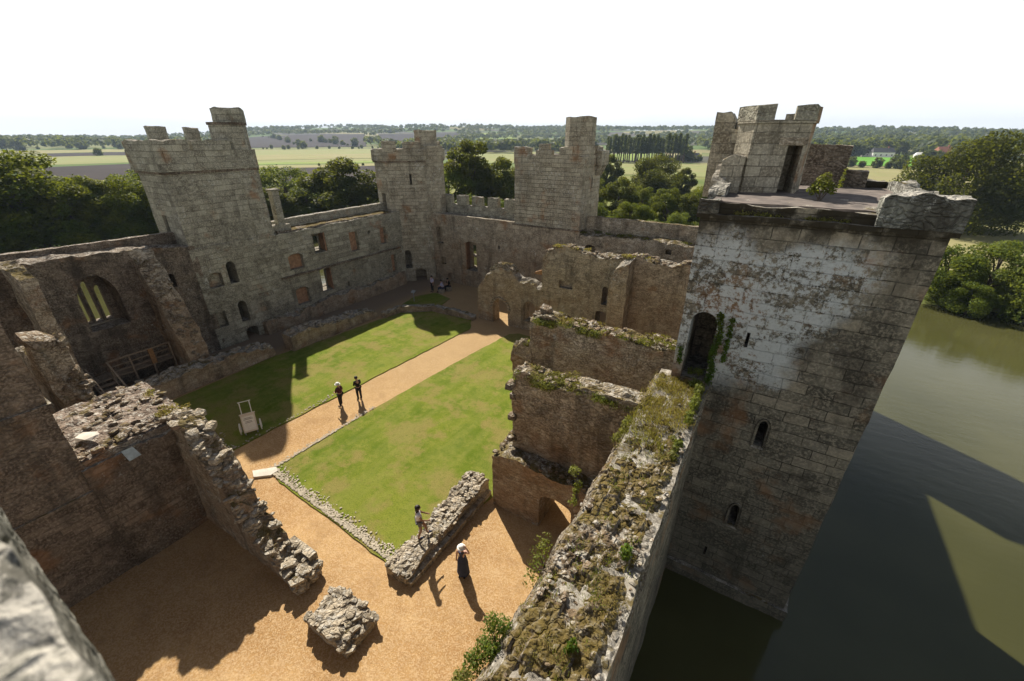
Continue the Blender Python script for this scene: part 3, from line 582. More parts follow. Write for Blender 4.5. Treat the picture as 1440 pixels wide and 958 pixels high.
piece('turret_top', polybox(octo(-33.72, 17.65, 1.0), 14.98, 15.85, .25, .04, 16, .2), M['left'], lt)
piece('turret_cornice', polybox(octo(-33.72, 17.42, 1.2), 14.86, 15.02, .3, .02, 17), M['dark'], lt)
ch = empty('chimney', (-33.6, 19.2, 7.3), 'slender stone chimney stub with a flat cap on the wall beside the left tower', 'chimney')
piece('shaft', gridbox(-33.9, -33.35, 19.2, 19.75, 7.3, 10.4, .25, .02, 0, 'y', 18), M['left'], ch); piece('cap', gridbox(-34.0, -33.25, 19.1, 19.85, 10.4, 10.52, .3, .01, 0, 'y', 19), M['left'], ch)
piece('base', gridbox(-34.4, -33.2, 18.4, 20.0, 7.2, 7.9, .25, .04, .1, 'y', 19), M['left'], ch)
# ---------------------------------------------------------------- far left corner tower
ct = empty('castle_tower', (-33.5, 34.5, 0), 'polygonal corner tower at the far corner of the courtyard, between the two long walls', 'tower')
CT = [(-33.3, 30.9), (-30.7, 33.5), (-29.9, 35.0), (-31.6, 37.6), (-34.2, 37.6), (-36.6, 35.6), (-36.4, 32.6), (-34.95, 31.0)]
c = MB(); nn = (.7071, -.7071)
P = lambda t: (-33.3+2.6*t, 30.9+2.6*t)
diag_cutter(c, P(.34), nn, 1.45, .7, 1.95, 1.6, 'round'); diag_cutter(c, P(.66), nn, -.3, 1.15, 1.65, 1.6, 'seg')
piece('wall', polybox(CT, -3, 7.2, .3, .035, 21), M['towers'], ct, c)
c = MB(); diag_cutter(c, P(.62), nn, 9.9, .2, 1.0, 1.2, 'sq'); diag_cutter(c, (-34.1, 30.95), (0, -1), 7.4, .55, 1.7, 1.0, 'sq')
def scale_poly(p, k, c=None):
    cx = c[0] if c else sum(q[0] for q in p)/len(p); cy = c[1] if c else sum(q[1] for q in p)/len(p); return [(cx+(x-cx)*k, cy+(y-cy)*k) for x, y in p]
piece('wall', polybox(scale_poly(CT, .985), 7.15, 12.05, .3, .025, 22), M['towers'], ct, c)
piece('corbel_course', polybox(scale_poly(CT, 1.03), 11.95, 12.12, .3, .02, 22), M['dark'], ct)
piece('parapet', polybox(scale_poly(CT, 1.045), 12.12, 13.1, .3, .025, 23, .1), M['towers'], ct)
def polymer(poly, i, t0, t1, z0, z1, m_, parent, th=.45, seed=0, k=1.045):
    q = scale_poly(poly, k); (ax, ay), (bx, by) = q[i], q[(i+1) % len(q)]; L = math.hypot(bx-ax, by-ay); nx, ny = (by-ay)/L, -(bx-ax)/L
    a = (ax+(bx-ax)*t0, ay+(by-ay)*t0); b = (ax+(bx-ax)*t1, ay+(by-ay)*t1)
    piece('merlon', polybox([a, b, (b[0]-nx*th, b[1]-ny*th), (a[0]-nx*th, a[1]-ny*th)], z0, z1, .22, .025, seed, .06), m_, parent)
polymer(CT, 0, .0, .34, 13.05, 13.8, M['towers'], ct, seed=1); polymer(CT, 0, .5, .9, 13.05, 13.75, M['towers'], ct, seed=2)
polymer(CT, 3, .2, .6, 13.05, 13.8, M['towers'], ct, seed=3); polymer(CT, 5, .2, .6, 13.05, 13.8, M['towers'], ct, seed=4)
piece('turret', polybox(octo(-30.6, 34.7, 1.12), 7.0, 13.4, .3, .03, 24), M['towers'], ct)
piece('turret', polybox(octo(-31.35, 34.75, 1.15), 13.0, 14.75, .25, .03, 25, .12), M['towers'], ct)
# ---------------------------------------------------------------- far wall
YF = 33.8
fw = empty('curtain_wall', (-22, YF, 0), 'battlemented far curtain wall between the corner tower and the tall square tower', 'castle wall')
c = MB(); c3 = MB(); cutter(c, 'y', -25.5, 1.7, 1.5, 3.0, 33.6, 34.9, 'seg', 1.2, -.45); cutter(c3, 'y', -25.75, 1.75, .34, 1.1, 34.7, 36, 'sq', .45, -.95); cutter(c3, 'y', -25.75, 3.0, .34, 1.1, 34.7, 36, 'sq', .45, -.95)
cutter(c, 'y', -29.6, 4.1, .9, 1.7, 33.3, 34.4, 'seg'); cutter(c, 'y', -29.3, 1.9, .7, .75, 33.3, 34.2, 'sq'); cutter(c, 'y', -28.4, -.3, .8, 1.3, 33.3, 34.3, 'seg'); cutter(c, 'y', -22.2, 4.4, .25, .3, 33.3, 34.3, 'sq')
piece('wall', gridbox(-31.5, -20.3, YF, 35.6, -3, 7.05, .28, .04, .06, 'x', 31), M['ruin_ashlar'], fw, [c, c3])
piece('wall_walk_edge', gridbox(-30.4, -20.5, YF-.06, YF+.25, 6.98, 7.12, .3, .03, .02, 'x', 32), M['rock'], fw)
piece('parapet', gridbox(-30.2, -20.3, 35.2, 35.62, 6.9, 7.95, .3, .02, .03, 'x', 33), M['left'], fw)
for k, (a, b) in enumerate(((-29.9, -28.85), (-28.15, -26.95), (-26.25, -25.05), (-24.35, -23.15), (-22.45, -20.5))): merlon(a, b, 35.18, 35.64, 7.9, 8.85, M['left'], fw, 40+k)
piece('window_reveal', polybox([(-26.22, 33.86), (-26.52, 34.85), (-26.65, 34.85), (-26.35, 33.86)], 1.72, 4.5, .2, .015, 9), M['niche'], fw)
fw2 = empty('curtain_wall', (-8, YF, 0), 'low mossy curtain wall running behind the roofless rooms, right of the square tower', 'castle wall')
c = MB(); cutter(c, 'y', -12.9, 4.6, .9, 1.3, 33.3, 34.8, 'seg'); cutter(c, 'y', -6.5, 5.9, .45, .4, 33.3, 34.4, 'sq')
piece('wall', gridbox(-14.2, -2, YF, 35.6, -3, [(-14, 6.6), (-9, 6.85), (-2, 6.6)], .28, .06, .22, 'x', 34), M['rubble'], fw2, c)
piece('parapet', gridbox(-14.0, -2, 35.15, 35.6, 6.4, [(-14, 8.0), (-2, 7.95)], .3, .03, .05, 'x', 35), M['rubble'], fw2)
# ---------------------------------------------------------------- far square tower
st = empty('castle_tower', (-17.3, 36, 0), 'tall square castle tower with a raised round-cornered turret, standing over the far wall', 'tower')
piece('wall', gridbox(-20.55, -14.0, YF-.06, 38.0, -3, 6.95, .28, .035, .0, 'x', 36), M['ruin_ashlar'], st)
c = MB(); cutter(c, 'x', 36, 10.2, .25, .9, -13.2, -15, 'sq')
piece('wall', gridbox(-20.45, -14.06, YF+.02, 37.9, 6.9, 12.1, .28, .025, 0, 'x', 37), M['towers'], st, c)
piece('ledge', gridbox(-20.6, -13.95, YF-.12, 38.0, 6.86, 6.98, .3, .03, 0, 'x', 38), M['dark'], st)
ring(-20.5, -13.95, YF-.02, 38.0, 12.05, 12.75, .5, 39, M['towers'], st)
piece('roof', gridbox(-20.1, -14.4, 34.2, 37.6, 12.0, 12.35, .5, .02, 0, 'x', 14), M['deck'], st)
for k, (a, b, z) in enumerate(((-20.5, -18.95, 13.35), (-18.35, -16.9, 13.15), (-16.2, -15.0, 13.4))): merlon(a, b, YF-.02, YF+.46, 12.7, z, M['towers'], st, 50+k)
merlon(-18.05, -17.2, YF-.02, YF+.46, 13.1, 13.6, M['towers'], st, 55); merlon(-14.4, -13.95, 36.4, 37.8, 12.7, 13.4, M['towers'], st, 56)
piece('turret', polybox(octo(-14.95, 34.95, 1.22), 12.0, 15.55, .28, .035, 57, .12), M['towers'], st)
piece('turret_shaft', polybox(octo(-14.95, 34.95, 1.1), 6.9, 12.0, .28, .03, 58), M['towers'], st)
mc = MB()
for k in range(3): mc.bar((-13.96, 36.6+k*.5, 11.2), (-13.6, 36.6+k*.5, 12.0), .18, .22)
mc.box(-13.9, -13.5, 36.3, 38.1, 12.0, 13.1); o = mc.build('machicolation', M['towers'], st); box_uv(o)
# hidden corner of the castle, whose shadow lies on the moat
rc = empty('castle_tower', (-.5, 35, 0), 'distant corner tower hidden behind the near lichened tower', 'tower')
piece('wall', polybox([(-3.3, 34.0), (-1.5, 32.6), (.6, 32.5), (2.0, 34.2), (2.0, 36.8), (.2, 38.4), (-1.8, 38.4), (-3.3, 36.8)], -3, 12.6, .6, .02, 60), M['towers'], rc)
rw = empty('curtain_wall', (-1.5, 27, 0), 'stretch of outer curtain wall hidden behind the near lichened tower', 'castle wall')
piece('wall', gridbox(-2.35, -.3, 21.2, 34.2, -3, 7.2, .5, .03, 0, 'y', 61), M['front'], rw); piece('parapet', gridbox(-.8, -.2, 21.2, 34.2, 7.1, 8.5, .5, .02, 0, 'y', 62), M['front'], rw)
# ---------------------------------------------------------------- near lichened tower
nt_ = empty('castle_tower', (.9, 17.5, 0), 'huge square tower streaked with white lichen, standing in the moat', 'tower')
c = MB()
cutter(c, 'y', -1.2, 6.6, .78, 2.45, 13.2, 15.6, 'round')
for (x, z, h) in ((1.2, 4.75, 1.0), (1.15, 1.0, 1.0)):
    cutter(c, 'y', x, z, .26, h, 13.2, 15.2, 'pt')
cutter(c, 'y', .1, 8.15, .09, .5, 13.2, 14.6, 'sq'); cutter(c, 'y', .60, -1.0, .09, .45, 13.2, 14.6, 'sq'); cutter(c, 'x', 17.4, 5.0, .3, 1.2, 2.6, 4.2, 'pt')
cutter(c, 'y', 3.62, 7.4, .001, .001, 13.2, 13.3, 'sq') if False else None
piece('wall', gridbox(-1.9, 3.6, 13.75, 21.3, -3, 11.95, .22, .028, 0, 'x', 71), M['front'], nt_, c)
def hood(x, z, h, w_=.26):   # chamfered stone frame round a narrow light
    o_ = MB(); P1 = arch_poly(x, z-.08, w_+.16, h+.18, 'pt'); P0 = arch_poly(x, z, w_+.02, h+.01, 'pt'); n = len(P1)
    v = [(a, 13.70, b) for a, b in P1]+[(a, 13.79, b) for a, b in P0]+[(a, 13.80, b) for a, b in P1]
    f = [(i, (i+1) % n, n+(i+1) % n, n+i) for i in range(n)]+[(i, 2*n+i, 2*n+(i+1) % n, (i+1) % n) for i in range(n)]; o_.add(v, f); q = o_.build('window_frame', M['front'], nt_); box_uv(q)
hood(1.2, 4.75, 1.0); hood(1.15, 1.0, 1.0)
piece('plinth', gridbox(-.75, 3.72, 13.60, 21.5, -3, [(-1, -1.9), (4, -1.95)], .22, .06, .05, 'x', 72), M['front'], nt_)
piece('cornice', gridbox(-2.0, 3.72, 13.64, 21.4, 11.93, 12.06, .2, .03, .02, 'x', 73), M['front'], nt_)
piece('parapet_base', gridbox(-1.9, 3.6, 13.8, 21.3, 12.05, 12.33, .18, .045, .04, 'x', 74), M['front'], nt_)
piece('roof', gridbox(-1.72, 3.3, 13.98, 21.0, 12.25, 12.375, .2, .025, .02, 'x', 75), M['deck'], nt_)
piece('merlon', gridbox(2.1, 3.72, 13.6, 14.2, 12.06, [(2, 12.62), (2.2, 12.78), (2.8, 12.86), (3.7, 12.8)], .09, .025, .07, 'x', 76), M['merlon'], nt_)
piece('parapet', gridbox(3.15, 3.78, 14.2, 21.4, 12.05, [(14, 12.72), (16, 12.58), (19, 12.6), (21, 12.62)], .11, .05, .10, 'y', 77), M['parapet'], nt_)
piece('parapet', gridbox(1.0, 3.15, 20.9, 21.4, 12.3, [(1, 12.95), (2.9, 12.62)], .15, .04, .08, 'x', 78), M['front'], nt_)
piece('parapet', gridbox(-2.0, -1.45, 13.62, 14.15, 12.05, 12.42, .12, .05, .05, 'x', 79), M['parapet'], nt_)
piece('parapet', gridbox(-2.0, -1.5, 14.9, 16.3, 12.05, [(14.9, 12.5), (15.6, 12.75), (16.3, 12.72)], .12, .07, .1, 'y', 80), M['parapet'], nt_)
piece('parapet', gridbox(-2.15, -1.75, 16.3, 18.6, 12.05, [(16.3, 12.7), (17.2, 13.1), (18.6, 13.3)], .15, .04, .1, 'y', 81), M['towers'], nt_)
# stair turret on its roof, with a doorway
tu = [(-1.22, 16.9), (.30, 17.25), (.45, 18.6), (-.1, 19.5), (-1.2, 19.5), (-1.85, 18.8), (-1.75, 17.5)]
c = MB(); diag_cutter(c, (.02, 17.19), (.22, -.975), 12.36, .42, 1.45, 1.1, 'sq')
piece('turret', polybox(tu, 12.3, 14.45, .2, .03, 82), M['towers'], nt_, c)
piece('turret_cornice', polybox(scale_poly(tu, 1.05), 14.45, 14.54, .2, .015, 83), M['towers'], nt_)
piece('lintel', polybox([(-.45, 17.02), (.32, 17.19), (.32, 17.3), (-.45, 17.15)], 13.82, 14.04, .15, .01, 84), M['rock'], nt_)
piece('merlon', polybox([(-1.85, 17.6), (-1.25, 16.86), (-.72, 16.98), (-.78, 17.4), (-1.2, 17.3), (-1.5, 17.75)], 14.52, 14.98, .14, .025, 85, .06), M['left'], nt_)
piece('merlon', polybox([(-.2, 17.06), (.32, 17.2), (.48, 17.9), (.1, 18.0), (.02, 17.5), (-.22, 17.45)], 14.52, 14.93, .14, .03, 86, .06), M['left'], nt_)
piece('merlon', polybox([(-.5, 18.9), (.2, 18.9), (-.1, 19.5), (-.5, 19.5)], 14.52, 14.8, .14, .03, 87, .06), M['left'], nt_)
piece('turret_wall', gridbox(-2.62, -1.95, 18.3, 19.4, 12.0, [(-2.6, 14.85), (-2.15, 14.85), (-1.95, 14.55)], .2, .03, .05, 'x', 88), M['towers'], nt_)
piece('turret_wall', gridbox(-2.0, -1.5, 17.7, 18.6, 12.3, 14.3, .2, .03, .08, 'x', 89), M['towers'], nt_)
piece('broken_step', gridbox(-1.95, -1.3, 16.6, 17.3, 12.3, [(-2, 13.25), (-1.6, 13.5), (-1.3, 13.45)], .15, .035, .08, 'x', 90), M['towers'], nt_)
piece('broken_wall', gridbox(.35, 1.82, 20.7, 21.25, 12.3, [(0, 13.85), (1.8, 13.8)], .2, .03, .05, 'x', 91), M['dark'], nt_)
piece('broken_wall', gridbox(1.82, 2.5, 20.6, 21.25, 12.3, [(1.8, 13.0), (2.5, 12.95)], .2, .03, .05, 'x', 92), M['dark'], nt_)
# ---------------------------------------------------------------- near curtain wall, seen from above
nc = empty('curtain_wall', (-1.5, 7, 0), 'broad broken wall top of white stones, dry moss and weeds, running from the camera to the near tower', 'castle wall')
piece('wall', gridbox(-2.3, -.66, -.4, 14.2, -3, [(-1, 6.15), (3, 6.2), (9, 6.2), (14, 6.5)], .16, .05, .0, 'y', 95), M['front'], nc)
# its crumbling core: a displaced surface
vs = []; fs = []; nx, ny = 46, 340
for j in range(ny+1):
    y = .4+13.35*j/ny
    for i in range(nx+1):
        u = i/nx; x = -2.5+1.88*u+.10*noise.noise(Vector((0, y*.9, 8)))*(1-u)+.06*noise.noise(Vector((3, y*1.4, 8)))*u
        e = min(1, min(u, 1-u)*6); q = Vector((x, y, 0)); cell = noise.voronoi(q*3.6)[0]; h = 6.28+.12*noise.noise(q*.8)+.10*noise.noise(q*2.3)+.16*max(0, .42-cell[0])+.045*noise.noise(q*9)+.3*max(0, (y-11.5)/2.5)
        h += .05*(noise.cell(q*4.1)-.5)+.07*(noise.voronoi(q*7.5+Vector((5, 5, 5)))[0][0]*-1+.35)
        h -= (1-e)**2*.34+.10*(1-e)*abs(noise.noise(q*3)); vs.append((x, y, h))
for j in range(ny):
    for i in range(nx): a = j*(nx+1)+i; fs.append((a, a+1, a+nx+2, a+nx+1))
L0 = len(vs)
for j in range(ny+1): vs.append((vs[j*(nx+1)][0]+.06, vs[j*(nx+1)][1], 5.4))
for j in range(ny): fs.append((j*(nx+1), (j+1)*(nx+1), L0+j+1, L0+j))
o = piece('wall_core', (vs, fs), M['walltop'], nc)
mb = MB(); rnd = random.Random(3)
for k in range(300):
    u = rnd.random(); y = rnd.uniform(1.2, 13.2); x = -2.38+1.68*u; s = rnd.choice((.02, .03, .035, .05, .06, .10))*rnd.uniform(.7, 1.2); h = 6.30+.10*noise.noise(Vector((x, y, 0))*.8)+.3*max(0, (y-11.5)/2.5)
    if noise.noise(Vector((x*1.1, y*1.1, 9))) < -.12 and s < .12: continue
    mb.rock((x, y, h), (s, s*rnd.uniform(.6, 1), s*rnd.uniform(.3, .5)), k, rnd.uniform(0, 3))
o = mb.build('loose_stones', M['core'], nc); box_uv(o)
mb = MB()
for k in range(70):      # coping blocks left along the outer edge
    y = .8+k*.185; mb.rock((-.74+rnd.uniform(-.05, .03), y, 6.10+.06*noise.noise(Vector((0, y*3, 0)))+.3*max(0, (y-11.5)/2.5)), (.10, .11, .11), 500+k, 0)
o = mb.build('coping', M['front'], nc); box_uv(o)
# ---------------------------------------------------------------- cross walls of the ruined rooms on the right
def ruin(name, label, cat, parts, m_='rubble', group=None):
    x = sum(p[0]+p[1] for p in parts)/2/len(parts); y = sum(p[2]+p[3] for p in parts)/2/len(parts); t_ = empty(name, (x, y, 0), label, cat, group); return t_
w1 = empty('ruined_wall', (-5, 11.5, 0), 'tall ruined cross wall with a mossy top and an arched doorway at its foot, nearest the camera', 'ruined wall')
c = MB(); cutter(c, 'y', -4.65, -.3, 1.35, 2.05, 10.3, 12.6, 'seg')
piece('wall', gridbox(-7.5, -2.25, 10.7, 12.2, 0, [(-7.5, 2.6), (-6.9, 2.85), (-2.3, 2.75)], .18, .055, .12, 'x', 101), M['rubble'], w1, c)
piece('wall', gridbox(-7.0, -2.2, 11.45, 12.35, 2.5, [(-7, 6.2), (-6.5, 6.35), (-5.3, 6.0), (-4.9, 6.25), (-2.2, 6.5)], .16, .05, .16, 'x', 102), M['rubble'], w1)
mb = MB(); rnd = random.Random(5)
for k in range(26): z = rnd.choice((.2, .8, 1.6, 2.2, 2.6, 3.3, 4.3, 5.2, 5.8)); mb.rock((-7.42 if z < 3 else -6.98, 11.6+rnd.uniform(-.3, .5), z), (rnd.uniform(.1, .22), rnd.uniform(.15, .3), rnd.uniform(.08, .18)), k)
for k in range(60): x = rnd.uniform(-7.0, -2.4); mb.rock((x, rnd.uniform(11.5, 12.3), 6.27), (rnd.uniform(.05, .15), rnd.uniform(.06, .15), rnd.uniform(.04, .1)), 40+k, rnd.uniform(0, 3))
for k in range(40): x = rnd.uniform(-7.4, -3.2); mb.rock((x, rnd.uniform(10.75, 11.4), 2.82), (rnd.uniform(.06, .16), rnd.uniform(.06, .13), rnd.uniform(.04, .09)), 240+k, rnd.uniform(0, 3))
o = mb.build('loose_stones', M['core'], w1); box_uv(o)
w2 = empty('ruined_wall', (-5.5, 16, 0), 'second ruined cross wall with green moss along its top and one round white stone on it', 'ruined wall')
piece('wall', gridbox(-8.7, -1.9, 15.75, 16.75, 0, [(-8.7, 6.4), (-8, 6.75), (-6.5, 6.5), (-2, 6.5)], .18, .055, .18, 'x', 103), M['rubble'], w2)
piece('wall_stub', gridbox(-9.55, -8.55, 15.6, 16.5, 0, [(-9.6, 5.0), (-9.0, 5.2), (-8.6, 5.0)], .18, .08, .25, 'x', 104), M['rubble'], w2)
mb = MB()
for k in range(75): x = rnd.uniform(-8.7, -2.2); mb.rock((x, rnd.uniform(15.8, 16.7), 6.58), (rnd.uniform(.06, .2), rnd.uniform(.06, .16), rnd.uniform(.04, .12)), 340+k, rnd.uniform(0, 3))
mb.rock((-8.05, 16.2, 6.9), (.3, .26, .2), 3)
o = mb.build('loose_stones', M['core'], w2); box_uv(o)
w3 = empty('ruined_wall', (-8.5, 27.6, 0), 'high ruined hall wall with a narrow slit window and a projecting pier, below the far curtain wall', 'ruined wall')
c = MB(); cutter(c, 'y', -9.0, 3.4, .42, 1.35, 26.8, 28.6, 'round'); cutter(c, 'y', -12.0, 4.1, 1.1, .55, 26.8, 27.45, 'sq'); cutter(c, 'y', -9.15, 1.2, .8, 1.7, 26.8, 28.6, 'seg')
piece('wall', gridbox(-13.95, -1.9, 27.1, 28.2, 0, [(-14, 6.4), (-13, 6.95), (-11.8, 7.15), (-10.8, 6.75), (-8.4, 6.75), (-7, 7.1), (-5.6, 6.8), (-4.6, 6.7), (-4, 7.1)], .22, .05, .16, 'x', 105), M['ruin_ashlar'], w3, c)
piece('pier', gridbox(-8.35, -7.2, 25.9, 27.3, 0, [(-8.4, 6.0), (-7.9, 6.7), (-7.2, 6.9)], .2, .05, .2, 'x', 106), M['ruin_ashlar'], w3)
mb = MB()
for k in range(120): x = rnd.uniform(-13.8, -3.8); mb.rock((x, rnd.uniform(27.1, 28.1), lerp_prof([(-14, 6.4), (-13, 6.95), (-11.8, 7.15), (-10.8, 6.75), (-8.4, 6.75), (-7, 7.1), (-5.6, 6.8), (-4.6, 6.7), (-4, 7.1)], x)+.04), (rnd.uniform(.1, .26), rnd.uniform(.1, .2), rnd.uniform(.06, .12)), 540+k, rnd.uniform(0, 3))
o = mb.build('loose_stones', M['core'], w3); box_uv(o)
w4 = empty('ruined_wall', (-17, 27.6, 0), 'ruined passage wall with two round arches at the far end of the gravel path', 'ruined wall')
c = MB(); cutter(c, 'y', -17.75, -.3, 1.5, 2.45, 26.6, 28.6, 'round'); cutter(c, 'y', -15.0, .75, 1.05, 1.75, 26.6, 28.6, 'round')
piece('wall', gridbox(-20.0, -13.8, 27.1, 28.1, 0, [(-20, 2.9), (-19.2, 3.9), (-18.5, 4.5), (-17.8, 4.75), (-16.8, 4.7), (-16.3, 4.1), (-13.9, 3.7)], .18, .06, .22, 'x', 107), M['ruin_ashlar'], w4, c)
piece('rubble_cap', gridbox(-18.8, -16.6, 27.15, 28.0, 4.3, [(-18.8, 4.6), (-18.2, 5.0), (-17.3, 5.15), (-16.6, 4.7)], .15, .1, .25, 'x', 108), M['walltop'], w4)
mb = MB(); 
for k in range(11):   # voussoirs of the arch
    a = PI*k/10; mb.rock((-17.75+.86*math.cos(a), 27.06, 1.40+.86*math.sin(a)), (.16, .10, .13), 700+k)
o = mb.build('arch_stones', M['ruin_ashlar'], w4); box_uv(o)
piece('beam', gridbox(-15.4, -14.0, 28.6, 28.8, 4.3, [(-15.4, 4.45), (-14, 5.0)], .3, .01, 0, 'x', 3), M['woodo'], w4)
# ---------------------------------------------------------------- near left: gatehouse tower side, kitchen walls
gt = empty('castle_tower', (-22, -3, 0), 'dark coursed tower side filling the left edge of the picture', 'tower')
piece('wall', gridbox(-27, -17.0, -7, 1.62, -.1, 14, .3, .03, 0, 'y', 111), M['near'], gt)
piece('string_course', gridbox(-27, -16.9, -7, 1.7, 6.85, 7.0, .3, .02, 0, 'y', 112), M['near'], gt)
piece('string_course', gridbox(-17.3, -16.93, -3, 1.66, 3.6, 3.68, .3, .02, 0, 'y', 113), M['near'], gt)
kw = empty('ruined_wall', (-18.5, 3, 0), 'thick kitchen wall block with well-like holes in its rubble top, against the left tower', 'ruined wall')
c = MB()
for (x, y) in ((-19.9, 2.7), (-19.2, 3.25), (-18.35, 2.9), (-18.6, 2.2), (-17.9, 3.4), (-20.2, 3.5)):
    P_ = [(x+.17*math.cos(a*PI/4), y+.15*math.sin(a*PI/4)) for a in range(8)]; c.prism(P_, 4.2, 5.5)
piece('wall', gridbox(-21.0, -17.03, 1.5, 4.75, 0, [(-21, 4.9), (-17, 4.75)], .16, .05, .1, 'x', 114), M['kitchen'], kw, c)
piece('wall', gridbox(-17.3, -16.92, 1.55, 4.5, 0, [(0, 4.5)], .16, .05, .08, 'x', 115), M['near'], kw)
mb = MB(); rnd = random.Random(9)
for k in range(75):
    e = rnd.random(); x = rnd.uniform(-21, -17); y = rnd.uniform(1.6, 4.7)
    if e < .55: x, y = (rnd.uniform(-17.6, -17.0), y) if rnd.random() < .6 else (x, rnd.uniform(4.2, 4.75))
    s = rnd.uniform(.05, .2); mb.rock((x, y, 4.82+rnd.uniform(0, .08)), (s, s*rnd.uniform(.6, 1), s*rnd.uniform(.3, .6)), k, rnd.uniform(0, 3))
o = mb.build('loose_stones', M['core'], kw); box_uv(o)
w5 = empty('ruined_wall', (-14, 4.5, 0), 'ruined wall stepping down from the kitchen block to the gravel, ending in broken pale stones', 'ruined wall')
PR = [(-17.3, 4.95), (-16.2, 5.0), (-15.6, 4.6), (-15.0, 4.0), (-14.4, 3.4), (-13.9, 2.7), (-13.3, 1.9), (-12.7, 1.3), (-12.0, .85), (-11.1, .55)]
piece('wall', gridbox(-17.4, -11.0, 4.0, 4.8, 0, PR, .11, .07, .2, 'x', 116), M['rubble'], w5)
mb = MB()
for k in range(230):
    x = rnd.uniform(-17.3, -10.95); z = lerp_prof(PR, x); s = rnd.uniform(.05, .16) if rnd.random() < .8 else rnd.uniform(.18, .28); mb.rock((x, rnd.uniform(3.98, 4.8), z-rnd.uniform(-.05, .14)), (s, s*rnd.uniform(.5, .9), s*rnd.uniform(.3, .6)), 900+k, rnd.uniform(0, 3))
for k in range(60):
    s = rnd.uniform(.1, .22); mb.rock((rnd.uniform(-11.2, -10.9), rnd.uniform(4.0, 4.9), rnd.uniform(.05, .45)), (s, s*.8, s*.6), 1300+k, rnd.uniform(0, 3))
mb.box(-12.5, -11.2, 4.72, 5.02, .5, .82)
o = mb.build('loose_stones', M['rock'], w5); box_uv(o)
w6 = empty('ruined_wall', (-25.5, 3, 0), 'broken stump of wall stepping down behind the left tower', 'ruined wall')
c = MB(); cutter(c, 'y', -22.6, 1.6, 1.2, 1.6, 2.0, 5.0, 'round')
piece('wall', gridbox(-28.5, -20.8, 2.7, 3.7, 0, [(-28.5, 5.3), (-25.9, 5.6), (-25.4, 6.35), (-24.9, 6.2), (-24.7, 5.0), (-24.3, 4.2), (-23.7, 3.6), (-21, 3.7)], .2, .07, .22, 'x', 117), M['rubble'], w6, c)
mb = MB(); mb.rock((-25.3, 3.1, 6.45), (.7, .5, .22), 5, .2)
for k in range(50): x = rnd.uniform(-26, -21); mb.rock((x, rnd.uniform(2.8, 3.8), lerp_prof([(-25.9, 5.6), (-25.4, 6.3), (-24.9, 6.2), (-24.7, 5.0), (-24.3, 4.2), (-23.7, 3.6), (-21, 3.7)], x)), (rnd.uniform(.1, .35), rnd.uniform(.1, .3), rnd.uniform(.08, .2)), k, rnd.uniform(0, 3))
o = mb.build('loose_stones', M['core'], w6); box_uv(o)
w7 = empty('ruined_wall', (-31, 4.6, 0), 'high round-topped end wall of the roofless chapel, at the left edge', 'ruined wall')
piece('wall', gridbox(-37, -30.6, 4.1, 4.75, 0, [(-37, 7.6), (-33, 8.3), (-31.6, 8.2), (-30.6, 7.8)], .2, .07, .15, 'x', 118), M['rubble'], w7)
w8 = empty('ruined_wall', (-29.5, 9.6, 0), 'chapel cross wall whose broken edge falls steeply to the ground, right of the pointed window', 'ruined wall')
PR8 = [(-32.7, 7.9), (-32.1, 7.0), (-31.5, 5.9), (-30.9, 4.8), (-30.4, 3.7), (-30.0, 2.6), (-29.7, 1.3), (-29.5, .7)]
piece('wall', gridbox(-32.9, -29.5, 9.3, 10.45, 0, PR8, .16, .07, .18, 'x', 119), M['rubble'], w8)
mb = MB()
for k in range(130):
    if k < 110: x = rnd.uniform(-32.3, -29.6); z = lerp_prof(PR8, x)
    else: x = -29.55; z = rnd.uniform(.1, .8)
    mb.rock((x, rnd.uniform(9.3, 10.3), z), (rnd.uniform(.06, .2), rnd.uniform(.06, .16), rnd.uniform(.05, .12)), 1500+k, rnd.uniform(0, 3))
o = mb.build('loose_stones', M['core'], w8); box_uv(o)
def lowwall(name, label, x0, x1, y0, y1, prof, axis, m_, seed, n, big=.24, res=.14):
    t_ = empty(name, ((x0+x1)/2, (y0+y1)/2, 0), label, 'low wall'); piece('wall', gridbox(x0, x1, y0, y1, 0, prof, res, .07, .16, axis, seed), M[m_], t_); mb = MB(); r_ = random.Random(seed)
    for k in range(n):
        x = r_.uniform(x0, x1); y = r_.uniform(y0, y1); z = lerp_prof(prof, x if axis == 'x' else y); s = r_.uniform(.06, big); mb.rock((x, y, z-r_.uniform(-.04, .1)), (s, s*r_.uniform(.5, .9), s*r_.uniform(.3, .55)), seed*100+k, r_.uniform(0, 3))
    o = mb.build('loose_stones', M['rock'], t_); box_uv(o); return t_
lowwall('low_ruined_wall', 'low ruined wall footing along the shaded lawn edge, in front of the chapel', -29.6, -28.35, 5.4, 13.85, [(5, 1.15), (9, 1.25), (13, 1.0), (13.9, .7)], 'y', 'ruin_ashlar', 121, 120)
lowwall('low_ruined_wall', 'low ruined wall footing under the left wall, between lawn and the fireplaces', -28.9, -27.7, 14.9, 22.8, [(15, 1.2), (16, 1.35), (19, 1.0), (22, .8), (22.8, .4)], 'y', 'ruin_ashlar', 122, 120)
lowwall('low_ruined_wall', 'low stone kerb wall curving round the far left corner of the lawn', -27.4, -26.8, 22.9, 24.9, [(22.9, .4), (25, .45)], 'y', 'ruin_ashlar', 123, 40)
t_ = tag(piece('kerb_wall', polybox([(-27.1, 24.2), (-24.3, 26.3), (-24.7, 26.8), (-27.5, 24.8)], 0, .5, .18, .06, 124, .1), M['ruin_ashlar']), 'short kerb wall with pale top stones behind the far lawn corner', 'low wall')
